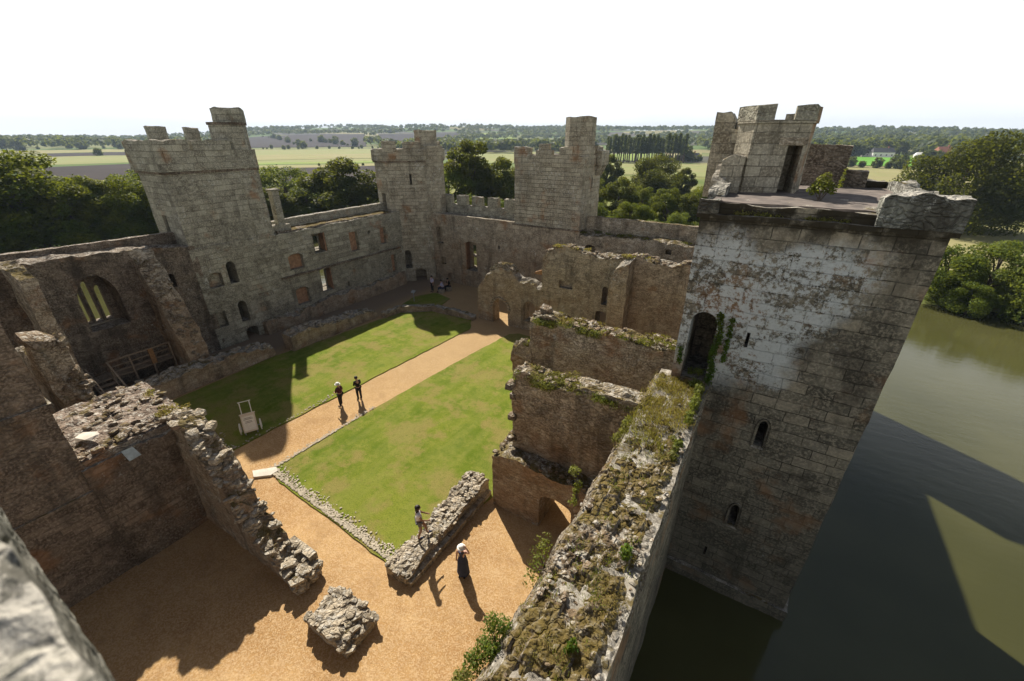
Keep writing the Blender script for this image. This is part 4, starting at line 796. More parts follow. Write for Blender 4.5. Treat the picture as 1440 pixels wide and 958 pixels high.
t_ = tag(piece('kerb_wall', gridbox(-24.4, -20.1, 26.3, 26.9, 0, [(-24.4, .45), (-22.5, .55), (-20, .35)], .18, .06, .1, 'x', 125), M['ruin_ashlar']), 'straight kerb wall of grey stones between the far lawn edge and the arches', 'low wall')
w9 = lowwall('low_ruined_wall', 'broad low wall of sunlit broken stones between the lawn and the gravel room', -9.0, -8.05, 6.1, 11.2, [(6, .42), (8, .5), (11, .8)], 'y', 'rock', 126, 260, .15, .09)
mb = MB()
for k in range(9): mb.box(-8.07, -7.84, 6.15+k*.55, 6.67+k*.55, .0, .24+.02*(k % 3))
o = piece('edge_kerb', (mb.v, mb.f), M['rock'], w9)
bk = lowwall('stone_block', 'isolated block of broken masonry lying on the gravel', -9.75, -7.9, 3.5, 4.7, [(-9.85, .4), (-9, .62), (-8.4, .55), (-7.9, .35)], 'x', 'rock', 127, 150, .2, .08)
# ---------------------------------------------------------------- camera tower
cg = empty('castle_tower', (-2, -5, 0), 'tower under the viewer, its pale parapet blurred at the lower left corner', 'tower')
piece('wall', gridbox(-9, 3.6, -9, -.25, -3, 12.6, .6, .03, 0, 'x', 131), M['near'], cg)
vs, fs = gridbox(-6, 2.5, -.75, -.035, 12.5, [(-6, 13.26), (-2.4, 13.24), (-1.2, 13.2), (-.4, 13.16), (2, 13.1)], .035, .0, 0, 'x', 132)
vs = [Vector(v)+Vector((0, .012*noise.noise(Vector(v)*9)+.006*noise.noise(Vector(v)*30), .03*noise.noise(Vector(v)*3)+.012*noise.noise(Vector(v)*14)-(.9*max(0, -.14-v[1]) if v[2] > 13 else 0))) for v in vs]
piece('parapet', (vs, fs), M['parapet'], cg)
# ---------------------------------------------------------------- chapel platform and stair
pf = empty('wooden_platform', (-31.8, 7.5, 0), 'wooden viewing platform with handrail and steps below the pointed window', 'platform')
mb = MB()
for k in range(9): mb.box(-32.5, -31.5, 5.0+k*.46, 5.43+k*.46, 1.12, 1.18)
mb.build('deck', M['wood'], pf)
mb = MB()
for y in (6.0, 7.0, 8.0, 9.1): mb.box(-31.55, -31.47, y-.04, y+.04, 0, 2.2)
mb.box(-31.56, -31.46, 6.0, 9.15, 2.17, 2.25); mb.box(-31.54, -31.48, 6.0, 9.1, 1.8, 1.85); mb.box(-31.54, -31.48, 6.0, 9.1, 1.45, 1.50)
mb.bar((-31.5, 5.95, 2.2), (-29.4, 5.95, 1.0), .08); mb.bar((-29.4, 5.95, 0), (-29.4, 5.95, 1.02), .08); mb.bar((-31.5, 5.0, 2.2), (-29.6, 5.0, 1.05), .06)
mb.build('handrail', M['wood'], pf)
mb = MB(); mb.box(-31.57, -31.44, 7.95, 8.2, 1.2, 2.2); mb.build('post_board', M['woodo'], pf)
mb = MB()
for k in range(6): mb.box(-31.4+k*.34, -31.05+k*.34, 5.05, 5.9, 1.0-k*.18-.04, 1.0-k*.18)
mb.build('steps', M['wood'], pf)
mb = MB(); mb.bar((-31.5, 5.02, 1.05), (-29.3, 5.02, -.05), .06, .22); mb.bar((-31.5, 5.93, 1.05), (-29.3, 5.93, -.05), .06, .22); mb.build('stringer', M['wood'], pf)
# flat things lying on the kitchen wall
mb = MB(); mb.rock((-18.05, 2.15, 5.02), (.34, .22, .05), 4, .5); o = mb.build('flat_stone', M['slab']); tag(o, 'flat white stone catching the sun on the kitchen wall top', 'stone')
mb = MB(); mb.add([(-16.86, 2.55, 4.6), (-16.8, 2.85, 4.62), (-16.72, 2.95, 4.25), (-16.78, 2.62, 4.18), (-16.89, 2.55, 4.57), (-16.83, 2.85, 4.59), (-16.75, 2.95, 4.22), (-16.81, 2.62, 4.15)], [(0, 1, 2, 3), (7, 6, 5, 4), (0, 4, 5, 1), (1, 5, 6, 2), (2, 6, 7, 3), (3, 7, 4, 0)])
tag(mb.build('slate_sheet', M['sheet']), 'small blue-grey sheet hanging at the edge of the kitchen wall', 'sheet')
mb = MB(); rs_ = random.Random(2)
mb.prism([(-18.1, 6.42), (-17.65, 6.22), (-17.1, 6.7), (-17.1, 7.05), (-17.4, 7.15)], 0, .10); tag(mb.build('stone_slab', M['slab']), 'pale flat slab at the corner of the lawn where the paths meet', 'slab')
# white stone chips along the lawn edges: nobody could count them
mb = MB(); rnd = random.Random(21)
def chips(a, b, n, w_, s0=.02, s1=.055):
    for k in range(n):
        t_ = rnd.random(); x = a[0]+(b[0]-a[0])*t_; y = a[1]+(b[1]-a[1])*t_; dx, dy = b[0]-a[0], b[1]-a[1]; L = math.hypot(dx, dy); q = abs(rnd.gauss(0, .42))*w_
        if noise.noise(Vector((x*1.2, y*1.2, 7))) < -.5: continue
        s = rnd.uniform(s0, s1); mb.rock((x-dy/L*q, y+dx/L*q, .075), (s, s*rnd.uniform(.5, 1), s*rnd.uniform(.25, .5)), k, rnd.uniform(0, 3))
chips((-17.3, 6.8), (-9.2, 6.45), 1300, .5); chips((-17.2, 13), (-17.4, 7.0), 420, -.25); chips((-20.4, 6.7), (-20.2, 13), 60, .3, .03, .06); chips((-22.5, 6.8), (-20.5, 6.6), 40, .5, .03, .07)
tag(mb.build('stone_chips', M['chip']), kind='stuff')
# ---------------------------------------------------------------- information cart on the lawn
HX, HY = -20.95, 8.0
cart = empty('hand_cart', (HX, HY, 0), 'white hand cart with a tall handle frame and spoked wheels, on the shaded lawn corner', 'cart', rz=R(62)); cart.scale = (.84, .84, .9)
WORLD['x'] = None; del WORLD['x']
def tilt(m_, k=.42, z0=.18): m_.v = [(x, y*math.cos(k)+(z-z0)*math.sin(k), z0+(z-z0)*math.cos(k)-y*math.sin(k)) for x, y, z in m_.v]; return m_
mb = MB(); mb.box(-.38, .38, -.13, .13, .18, 1.24); mb.box(-.42, .42, -.16, .16, 1.24, 1.29); o = tilt(mb).build('body', M['cream'], cart, local=True)
mb = MB(); mb.box(-.32, .32, -.145, -.132, .28, 1.14); pn = tilt(mb).build('panel', M['white'], cart, local=True)
mb = MB()
for k, (z, w_) in enumerate(((1.0, .4), (.93, .5), (.80, .34), (.73, .38))): mb.box(-w_/2, w_/2, -.149, -.1465, z, z+.025)
tilt(mb).build('print', M['ink'], pn, local=True)
mb = MB(); mb.bar((-.27, .0, 1.25), (-.27, .0, 2.0), .045); mb.bar((.27, .0, 1.25), (.27, .0, 2.0), .045); mb.bar((-.35, .0, 2.0), (.35, .0, 2.0), .045); tilt(mb).build('handle_frame', M['white'], cart, local=True)
def wheel(x):
    m_ = MB(); n = 24
    for k in range(n):
        a, b = 2*PI*k/n, 2*PI*(k+1)/n; m_.bar((x, .3+.32*math.cos(a), .33+.32*math.sin(a)), (x, .3+.32*math.cos(b), .33+.32*math.sin(b)), .05)
    for k in range(8): a = PI*k/4; m_.bar((x, .3, .33), (x, .3+.31*math.cos(a), .33+.31*math.sin(a)), .022)
    m_.ell((x, .3, .33), (.05, .07, .07), 8, 6); return m_.build('wheel', M['white'], cart, local=True)
wheel(.56); wheel(-.56); mb = MB(); mb.bar((-.56, .3, .33), (.56, .3, .33), .04); mb.box(-.35, -.29, -.1, -.04, 0, .24); mb.box(.29, .35, -.1, -.04, 0, .24); mb.build('axle', M['metal'], cart, local=True)
# a small sign post on the far patch of grass
sp_ = empty('sign_post', (-27.6, 27.2, 0), 'thin metal stand with a small tilted board at the far lawn corner', 'sign post')
mb = MB(); mb.bar((0, 0, -.05), (0, 0, 1.0), .05); mb.build('pole', M['metal'], sp_, local=True); mb = MB(); mb.add([(-.22, -.12, .95), (.22, -.12, .95), (.22, .12, 1.12), (-.22, .12, 1.12), (-.22, -.13, .92), (.22, -.13, .92), (.22, .13, 1.09), (-.22, .13, 1.09)], [(0, 1, 2, 3), (7, 6, 5, 4), (0, 4, 5, 1), (1, 5, 6, 2), (2, 6, 7, 3), (3, 7, 4, 0)]); mb.build('board', M['metal'], sp_, local=True)

# ---------------------------------------------------------------- people
def skinned(name, verts, edges, rad, m_, parent, root=0, sub=2):
    me = bpy.data.meshes.new(name); me.from_pydata(verts, edges, []); o = bpy.data.objects.new(name, me); col.objects.link(o)
    md = o.modifiers.new('s', 'SKIN'); md.use_smooth_shade = True; sb_ = o.modifiers.new('d', 'SUBSURF'); sb_.levels = sub; sb_.render_levels = sub
    for i, r_ in enumerate(rad):
        sv = me.skin_vertices[0].data[i]; sv.radius = r_ if isinstance(r_, tuple) else (r_, r_); sv.use_root = (i == root)
    dg = bpy.context.evaluated_depsgraph_get(); m2 = bpy.data.meshes.new_from_object(o.evaluated_get(dg)); bpy.data.objects.remove(o)
    m2.name = name; m2.materials.clear(); m2.materials.append(m_); o = bpy.data.objects.new(name, m2); col.objects.link(o); o.parent = parent; return o
BASE = dict(pel=(0, 0, .96), waist=(0, 0, 1.10), chest=(0, 0, 1.28), nk=(0, 0, 1.43), hd0=(0, .01, 1.50), hd1=(0, .03, 1.60), hd2=(0, .03, 1.68),
    shl=(-.17, 0, 1.38), ell=(-.22, 0, 1.12), wrl=(-.22, .06, .88), hal=(-.22, .08, .80), shr=(.17, 0, 1.38), elr=(.22, 0, 1.12), wrr=(.22, .06, .88), har=(.22, .08, .80),
    hil=(-.09, 0, .90), knl=(-.10, .02, .50), anl=(-.10, 0, .09), tol=(-.11, .16, .04), hir=(.09, 0, .90), knr=(.10, .02, .50), anr=(.10, 0, .09), tor=(.11, .16, .04))
RADS = dict(pel=.125, waist=.115, chest=(.15, .11), nk=.05, hd0=.065, hd1=.092, hd2=.075, shl=.062, ell=.043, wrl=.03, hal=.035, shr=.062, elr=.043, wrr=.03, har=.035, hil=.09, knl=.06, anl=.04, tol=.032, hir=.09, knr=.06, anr=.04, tor=.032)
EDG = [('pel', 'waist'), ('waist', 'chest'), ('chest', 'nk'), ('nk', 'hd0'), ('hd0', 'hd1'), ('hd1', 'hd2'), ('chest', 'shl'), ('shl', 'ell'), ('ell', 'wrl'), ('wrl', 'hal'), ('chest', 'shr'), ('shr', 'elr'), ('elr', 'wrr'), ('wrr', 'har'),
    ('pel', 'hil'), ('hil', 'knl'), ('knl', 'anl'), ('anl', 'tol'), ('pel', 'hir'), ('hir', 'knr'), ('knr', 'anr'), ('anr', 'tor')]
def person(x, y, z, rz, label, pose={}, skin='skin', top=('tee', 1), legs=('denim', 1), dress=None, hair='hairb', hat=None, sleeves=0, s=1.0, long_hair=False, group=None, shoes='black'):
    p = empty('person', (x, y, z), label, 'person', group, rz); p.scale = (s, s, s); J = dict(BASE); J.update(pose)
    names = list(J); verts = [J[n] for n in names]; edges = [(names.index(a), names.index(b)) for a, b in EDG]; rad = [RADS[n] for n in names]
    for side, sg in (('l', -1), ('r', 1)):      # five fingers on each hand
        h = Vector(J['ha'+side]); w_ = Vector(J['wr'+side]); d = (h-w_).normalized(); u = d.cross(Vector((0, 1, .2))).normalized(); b = d.cross(u)
        for k, (off, L) in enumerate(((-.03, .065), (-.01, .078), (.01, .07), (.03, .055))):
            m1 = h+u*off+d*.03; m2 = h+u*off*1.2+d*L+b*.012; verts += [tuple(m1), tuple(m2)]; i = len(verts)-2; edges += [(names.index('ha'+side), i), (i, i+1)]; rad += [.011, .008]
        t1 = h-d*.02-u*.045*sg; t2 = t1+d*.04-u*.015*sg; verts += [tuple(t1), tuple(t2)]; i = len(verts)-2; edges += [(names.index('ha'+side), i), (i, i+1)]; rad += [.012, .009]
    skinned('body', verts, edges, rad, M[skin], p)
    def cloth(name, keep, m_, grow, root, alt={}):
        kk = [n for n in keep]; vv = [alt.get(n, J[n]) for n in kk]; ee = [(kk.index(a), kk.index(b)) for a, b in EDG if a in kk and b in kk]
        rr = [tuple(q+grow for q in RADS[n]) if isinstance(RADS[n], tuple) else RADS[n]+grow for n in kk]; return skinned(name, vv, ee, rr, M[m_], p, kk.index(root))
    def mid(a, b, t_): return tuple(Vector(J[a]).lerp(Vector(J[b]), t_))
    if not dress:
        cloth('shirt', ['pel', 'waist', 'chest', 'shl', 'ell', 'shr', 'elr']+(['wrl', 'wrr'] if sleeves > 1 else []), top[0], .022, 'chest', {} if sleeves else {'ell': mid('shl', 'ell', .55), 'elr': mid('shr', 'elr', .55)})
        cloth('trousers', ['pel', 'hil', 'knl', 'hir', 'knr']+(['anl', 'anr'] if legs[1] else []), legs[0], .016, 'pel', {} if legs[1] else {'knl': mid('hil', 'knl', .5), 'knr': mid('hir', 'knr', .5)})
    else:
        cloth('bodice', ['waist', 'chest', 'shl', 'shr'], dress, .02, 'chest', {'shl': mid('chest', 'shl', .6), 'shr': mid('chest', 'shr', .6)})
        mb = MB(); n = 20; prof = [(1.40, .165, .115), (1.16, .14, .115), (1.0, .17, .15), (.8, .21, .19), (.5, .22, .2), (.22, .245, .22), (.12, .25, .22)]; vs = []; fs = []
        for i, (zz, a, b) in enumerate(prof):
            for j in range(n): q = 2*PI*j/n; f = 1+.07*math.sin(q*6)*max(0, i-1)/5; vs.append((a*f*math.cos(q), b*f*math.sin(q), zz))
        for i in range(len(prof)-1): fs += [(i*n+j, i*n+(j+1) % n, (i+1)*n+(j+1) % n, (i+1)*n+j) for j in range(n)]
        fs += [tuple(range(n)), tuple(range(7*n-1, 6*n-1, -1))]; mb.add(vs, fs); mb.build('skirt', M[dress], p, True, True)
    for sd in 'lr':
        mb = MB(); a = Vector(J['an'+sd]); b = Vector(J['to'+sd]); mb.ell(tuple((a*.35+b*.65)+Vector((0, 0, -.005))), (.05, .125, .045), 10, 6); mb.build('shoe', M[shoes], p, True, True)
    hc = Vector(J['hd1']); fw_ = Vector((0, 1, 0)) if not isinstance(pose.get('face'), tuple) else Vector(pose['face']); rt = Vector((fw_.y, -fw_.x, 0))
    for nm, off, r_, m_ in (('nose', fw_*.098+Vector((0, 0, -.01)), (.014, .02, .02), skin), ('ear', rt*.095, (.012, .022, .03), skin), ('ear', -rt*.095, (.012, .022, .03), skin), ('eye', fw_*.088+rt*.034+Vector((0, 0, .02)), (.012, .01, .009), 'hairb'),
        ('eye', fw_*.088-rt*.034+Vector((0, 0, .02)), (.012, .01, .009), 'hairb'), ('mouth', fw_*.085+Vector((0, 0, -.05)), (.024, .008, .006), 'maroon')):
        mb = MB(); mb.ell(tuple(hc+off), r_, 6, 5); mb.build(nm, M[m_], p, True, True)
    if hair: mb = MB(); mb.ell(tuple(hc-fw_*.02+Vector((0, 0, .045))), (.108, .112, .095), 14, 10)
    if hair and long_hair: mb.ell(tuple(hc-fw_*.06+Vector((0, 0, -.09))), (.095, .065, .17), 12, 10)
    if hair: mb.build('hair', M[hair], p, True, True)
    if hat:
        mb = MB(); mb.ell(tuple(hc-fw_*.01+Vector((0, 0, .07))), (.118, .122, .085), 16, 10); c0 = hc+Vector((0, 0, .05)); n = 20
        vs = [tuple(c0+Vector((math.cos(2*PI*j/n)*q, math.sin(2*PI*j/n)*q, zz))) for q, zz in ((.10, .012), (.17, -.02), (.17, -.028), (.10, 0)) for j in range(n)]
        fs = [(i*n+j, i*n+(j+1) % n, ((i+1) % 4)*n+(j+1) % n, ((i+1) % 4)*n+j) for i in range(4) for j in range(n)]; mb.add(vs, fs); mb.build('hat', M[hat], p, True, True)
    return p
person(-6.62, 7.5, 0, R(-165), 'woman in a long navy dress, one hand raised to her white sun hat', dict(ell=(-.34, .08, 1.46), wrl=(-.24, .06, 1.66), hal=(-.16, .05, 1.72), har=(.26, .02, .80), wrr=(.26, .01, .88), elr=(.24, -.02, 1.12)), dress='navy', hair='hairb', hat='hat', s=.88)
person(-8.62, 7.55, .56, R(-38), 'girl in white T-shirt and grey shorts walking on the low broken wall', dict(tol=(-.1, .42, .05), anl=(-.1, .27, .08), knl=(-.1, .22, .5), anr=(.09, -.12, .1), tor=(.09, .03, .04), knr=(.1, .03, .5), ell=(-.22, .12, 1.14), wrl=(-.2, .33, 1.0), hal=(-.19, .4, .97), elr=(.23, .1, 1.14), wrr=(.2, .3, 1.02), har=(.19, .37, 1.0)), skin='skin2', top=('tee', 0), legs=('denim', 0), long_hair=True, s=.93, shoes='navy')
person(-18.95, 12.1, 0.02, R(100), 'man in a pale cap and maroon and lilac top, seen from behind on the path', dict(anr=(.14, .14, .09), tor=(.16, .3, .04), knr=(.12, .12, .5), ell=(-.27, .02, 1.15), wrl=(-.2, .2, 1.1), hal=(-.17, .27, 1.12), elr=(.26, 0, 1.14)), skin='skin', top=('maroon', 1), legs=('black', 1), hat='hat', sleeves=1, s=.93)
person(-18.6, 13.1, 0.02, R(75), 'slim person all in black standing on the path edge, head bowed, hands together', dict(ell=(-.2, .06, 1.13), wrl=(-.1, .25, 1.1), hal=(-.05, .31, 1.12), elr=(.2, .06, 1.13), wrr=(.1, .25, 1.1), har=(.05, .31, 1.13), hd1=(0, .07, 1.59), hd2=(0, .09, 1.66)), top=('black', 1), legs=('black', 1), sleeves=2, s=.94)
mbx = MB(); 
person(-28.0, 30.3, 0, R(170), 'person in a lilac shirt standing in the far shaded corner, facing the wall', {}, top=('lilac', 1), legs=('black', 1), sleeves=1)
SIT = dict(pel=(0, -.1, .52), waist=(0, -.08, .68), chest=(0, -.02, .88), nk=(0, .03, 1.03), hd0=(0, .06, 1.1), hd1=(0, .09, 1.2), hd2=(0, .1, 1.28), shl=(-.17, 0, .98), shr=(.17, 0, .98), ell=(-.22, .12, .76), elr=(.22, .12, .76), wrl=(-.12, .33, .68), wrr=(.12, .33, .68), hal=(-.1, .4, .66), har=(.1, .4, .66), hil=(-.09, -.08, .48), hir=(.09, -.08, .48), knl=(-.12, .36, .48), knr=(.12, .36, .48), anl=(-.12, .34, .09), anr=(.12, .34, .09), tol=(-.12, .5, .04), tor=(.12, .5, .04))
person(-27.1, 30.7, 0, R(120), 'person in a pale blue top sitting on a stone in the far corner', SIT, top=('lilac', 1), legs=('navy', 1), sleeves=1)
person(-26.9, 31.5, 0, R(150), 'person in dark clothes sitting close behind the pale blue top', SIT, top=('black', 1), legs=('black', 1), sleeves=1)
mb = MB(); mb.rock((-27.05, 30.6, .2), (.32, .3, .24), 3); tag(mb.build('seat_stone', M['rock']), 'grey stone someone in pale blue sits on', 'stone')
mb = MB(); mb.rock((-26.85, 31.4, .2), (.32, .3, .24), 4); tag(mb.build('seat_stone', M['rock']), 'grey stone someone in dark clothes sits on', 'stone')

# ---------------------------------------------------------------- weeds, moss and bushes on the walls
def plant(name, label, cat, pts, n, h, m_, seed, spread=.12, wd=.012, group=None):
    o = bpy.data.objects.new(name, tufts_mesh(name, pts, n, h, M[m_], seed, spread, wd)); col.objects.link(o); return tag(o, label, cat, group)
def shrub(name, label, loc, blobs, n, size, m_, seed, cat='shrub', stems=6):
    t_ = empty(name, loc, label, cat); obj('foliage', leaves_mesh('foliage', blobs, n, size, M[m_], seed, shell=.5), t_); r_ = random.Random(seed); mb = MB()
    for k in range(stems):
        b = blobs[k % len(blobs)]; mb.tube([(r_.uniform(-.05, .05), r_.uniform(-.05, .05), -.05), (b[0]*.5, b[1]*.5, b[2]*.6), (b[0], b[1], b[2]+b[5]*.4)], [.014, .009, .004], 5)
    mb.build('stem', M['bark'], t_, False, True); return t_
rnd = random.Random(31)
def strip(x0, x1, y0, y1, z, n): return [(rnd.uniform(x0, x1), rnd.uniform(y0, y1), z) for _ in range(n)]
shrub('wall_bush', 'leafy green bush growing from the inner face of the near wall top', (-2.42, 3.45, 5.9), [(-.2, .0, .1, .22, .24, .25), (-.1, .3, .25, .2, .2, .22), (-.28, -.3, -.05, .2, .2, .25), (-.2, .15, .55, .12, .14, .18), (0, -.1, .25, .16, .16, .2)], 2600, .022, 'ivy', 1, stems=9)
shrub('wall_bush', 'small bright bush at the bottom edge of the near wall', (-2.5, 2.6, 5.9), [(-.1, 0, .15, .2, .22, .17), (-.2, .2, .05, .17, .17, .17)], 900, .028, 'weed', 2)
shrub('wall_bush', 'straggly pale weed on the inner edge of the near wall, by the arched doorway', (-2.45, 5.3, 6.0), [(-.15, 0, .2, .22, .35, .2), (-.25, .4, .1, .2, .3, .2), (-.1, -.4, .15, .18, .25, .2)], 300, .03, 'weed', 3, stems=10)
shrub('wall_bush', 'tall yellow-green weed against the lower cross wall', (-2.75, 7.7, 5.6), [(-.05, .1, .3, .1, .18, .2), (-.25, .3, .6, .16, .2, .08), (-.05, -.1, 0, .1, .12, .15)], 260, .035, 'weed', 4, stems=8)
shrub('wall_bush', 'small blue-green plant on the outer edge of the near wall', (-1.05, 6.2, 6.3), [(0, 0, .1, .12, .2, .1)], 150, .04, 'ivy', 5)
shrub('wall_bush', 'single bright leafy weed near the bottom of the near wall', (-1.3, 4.0, 6.3), [(0, 0, .08, .08, .1, .07)], 70, .045, 'ivy', 6)
shrub('wall_bush', 'thick green weeds on the outer edge beside the lichened tower', (-.85, 12.4, 6.5), [(0, .6, .2, .14, .35, .2), (0, -.1, .1, .14, .4, .16), (.0, -.9, .02, .12, .35, .14), (-.2, 1.0, .15, .2, .2, .15)], 1500, .04, 'weed', 7, stems=12)
shrub('wall_bush', 'green clump on the outer wall edge below the thick weeds', (-.9, 9.9, 6.3), [(0, .3, .05, .12, .3, .12), (0, -.1, .02, .1, .2, .1)], 500, .04, 'weed', 8)
shrub('wall_bush', 'clump hanging over the inner wall edge where the cross wall joins', (-2.45, 10.6, 6.25), [(0, 0, .0, .12, .45, .12), (-.05, -.7, -.05, .1, .3, .1)], 420, .04, 'weed', 9)
ST = 'stuff'
def stuffplant(name, pts, n, h, m_, seed, spread, wd):
    o = bpy.data.objects.new(name, tufts_mesh(name, pts, n, h, M[m_], seed, spread, wd)); col.objects.link(o); return tag(o, kind='stuff')
M['dry'] = leafmat('dry_grass', (.22, .16, .05), (.36, .27, .10), (.17, .16, .04))
stuffplant('dry_grass', strip(-2.3, -.8, 10.6, 13.7, 6.45, 200)+strip(-2.3, -1.2, 9.6, 10.6, 6.35, 25), 5200, .16, 'dry', 1, .10, .006)
stuffplant('wall_top_grass', strip(-2.3, -.8, 1.5, 10.5, 6.35, 60), 1500, .09, 'weed', 2, .08, .006)
def moss_on(name, blobs, n, seed, m_='weed', size=.035):
    o = bpy.data.objects.new(name, leaves_mesh(name, blobs, n, size, M[m_], seed, shell=.5)); col.objects.link(o); return tag(o, kind='stuff')
def mossblobs(x0, x1, y0, y1, z, n, r, zr=.07, face=None):
    B = []
    for _ in range(n):
        x = rnd.uniform(x0, x1); y = rnd.uniform(y0, y1)
        if noise.noise(Vector((x*1.0, y*1.3, 33))) > -.25: B.append((x, y, z+rnd.uniform(-.04, .04), r*rnd.uniform(.5, 1.3), r*rnd.uniform(.5, 1.2), zr))
    return B
moss_on('wall_moss', mossblobs(-6.8, -2.3, 11.45, 11.8, 6.3, 34, .27)+mossblobs(-6.9, -5.4, 11.36, 11.46, 6.12, 14, .22, .18)+mossblobs(-4.9, -2.3, 11.38, 11.5, 6.25, 12, .25, .16), 5200, 3, 'weed', .026)
moss_on('wall_moss', mossblobs(-6.8, -2.4, 11.6, 12.3, 6.3, 30, .3), 2600, 13, 'dry', .03)
moss_on('wall_moss', mossblobs(-8.4, -2.2, 15.75, 16.1, 6.58, 34, .28)+mossblobs(-8.3, -5.2, 15.7, 15.8, 6.45, 16, .25, .16)+mossblobs(-9.4, -8.8, 15.7, 16.2, 5.15, 5, .2), 6500, 4, 'weed', .028)
moss_on('wall_moss', mossblobs(-8.4, -2.2, 15.9, 16.7, 6.6, 30, .32), 2600, 14, 'dry', .03)
moss_on('wall_moss', mossblobs(-13.6, -10.5, 27.1, 27.6, 7.1, 10, .35)+mossblobs(-8, -6, 27.0, 27.4, 7.1, 8, .3), 900, 5, 'dry', .05)
moss_on('wall_moss', mossblobs(-17.6, -17.0, 4.0, 4.8, 5.05, 8, .2)+mossblobs(-20, -17.5, 3.9, 4.7, 4.95, 6, .2), 500, 6, 'dry', .035)
moss_on('wall_moss', mossblobs(-2.2, -.9, 1.5, 10, 6.36, 40, .2, .035), 3000, 7, 'dry', .014)
moss_on('wall_moss', mossblobs(-14, -3, 34.0, 35.0, 6.8, 20, .4), 900, 8, 'weed', .06)
moss_on('wall_moss', [(-.95+k*.3, 13.78, 12.12, .16, .06, .05) for k in range(3)]+[(rnd.uniform(-1, 1.8), 13.76, 12.1, .14, .05, .06) for _ in range(10)], 500, 9, 'weed', .03)
iv = bpy.data.objects.new('climbing_ivy', leaves_mesh('climbing_ivy', [(-.72+.05*math.sin(k), 13.72, 6.7+k*.21, .12, .05, .14) for k in range(12)]+[(-.42, 13.72, 7.6+k*.22, .07, .04, .13) for k in range(7)]+[(-1.72, 13.72, 7.2+k*.2, .07, .04, .12) for k in range(3)], 1500, .045, M['ivy'], 10, shell=.4)); col.objects.link(iv); tag(iv, 'green streaks of creeper climbing beside the dark doorway of the lichened tower', 'creeper')
mb = MB(); 
shrub('roof_sapling', 'yellow-green sapling rooted in the flat roof of the lichened tower', (.95, 15.6, 12.37), [(0, 0, .42, .24, .24, .22), (-.22, 0, .3, .14, .14, .16), (.24, 0, .34, .14, .12, .14), (.02, 0, .66, .12, .12, .12), (.4, .05, .6, .05, .05, .22), (.42, .05, .85, .03, .03, .12)], 620, .04, 'weed', 11, 'sapling', 8)
shrub('doorway_plant', 'small yellow-flowered plant in the dark tower doorway', (-1.05, 13.95, 6.75), [(0, 0, .1, .2, .12, .12), (-.25, 0, .05, .12, .1, .1)], 160, .045, 'weed', 12, 'plant', 3)
# ---------------------------------------------------------------- trees round the moat
TREES['oakA'] = tree_meshes(15, 6.2, 1, M['leaf'], 26000, .17, 'round', .2); TREES['oakB'] = tree_meshes(14, 6.8, 2, M['leaf'], 26000, .18, 'wide', .18)
TREES['oakC'] = tree_meshes(13, 5.0, 3, M['leafd'], 22000, .165, 'round', .2); TREES['dark'] = tree_meshes(16, 11.5, 4, M['leafo'], 42000, .21, 'wide', .16)
TREES['willow'] = tree_meshes(9, 5.2, 5, M['leafl'], 18000, .14, 'wide', .12); TREES['bush'] = tree_meshes(6, 3.6, 6, M['leafl'], 11000, .12, 'wide', .08)
TREES['far'] = tree_meshes(12, 5.5, 7, M['farleaf'], 900, .75, 'round', .18); TREES['far2'] = tree_meshes(11, 6.2, 8, M['farleaf'], 900, .8, 'wide', .15); TREES['poplar'] = tree_meshes(21, 2.1, 9, M['farleaf'], 1500, .42, 'poplar', .2)
def at(az, r): return r*math.cos(R(az)), r*math.sin(R(az))
def plant_tree(kind, az, r, label, group, s, dz=0, rz=None, top=None, name='broadleaf_tree'):
    x, y = at(az, r); z = land_h(x, y)
    if top is not None: s = (top-z)/{'oakA': 15, 'oakB': 14, 'oakC': 13, 'dark': 16, 'willow': 9, 'bush': 6, 'far': 12, 'far2': 11, 'poplar': 21}[kind]/.98; 
    return tree(kind, x, y, z+dz, label, group, s, rz if rz is not None else (az*7) % 6.28, name)
G1, G2, G3, G4 = 'trees beyond the left wall', 'trees beyond the far left corner tower', 'trees beyond the battlemented wall', 'trees beyond the mossy wall'
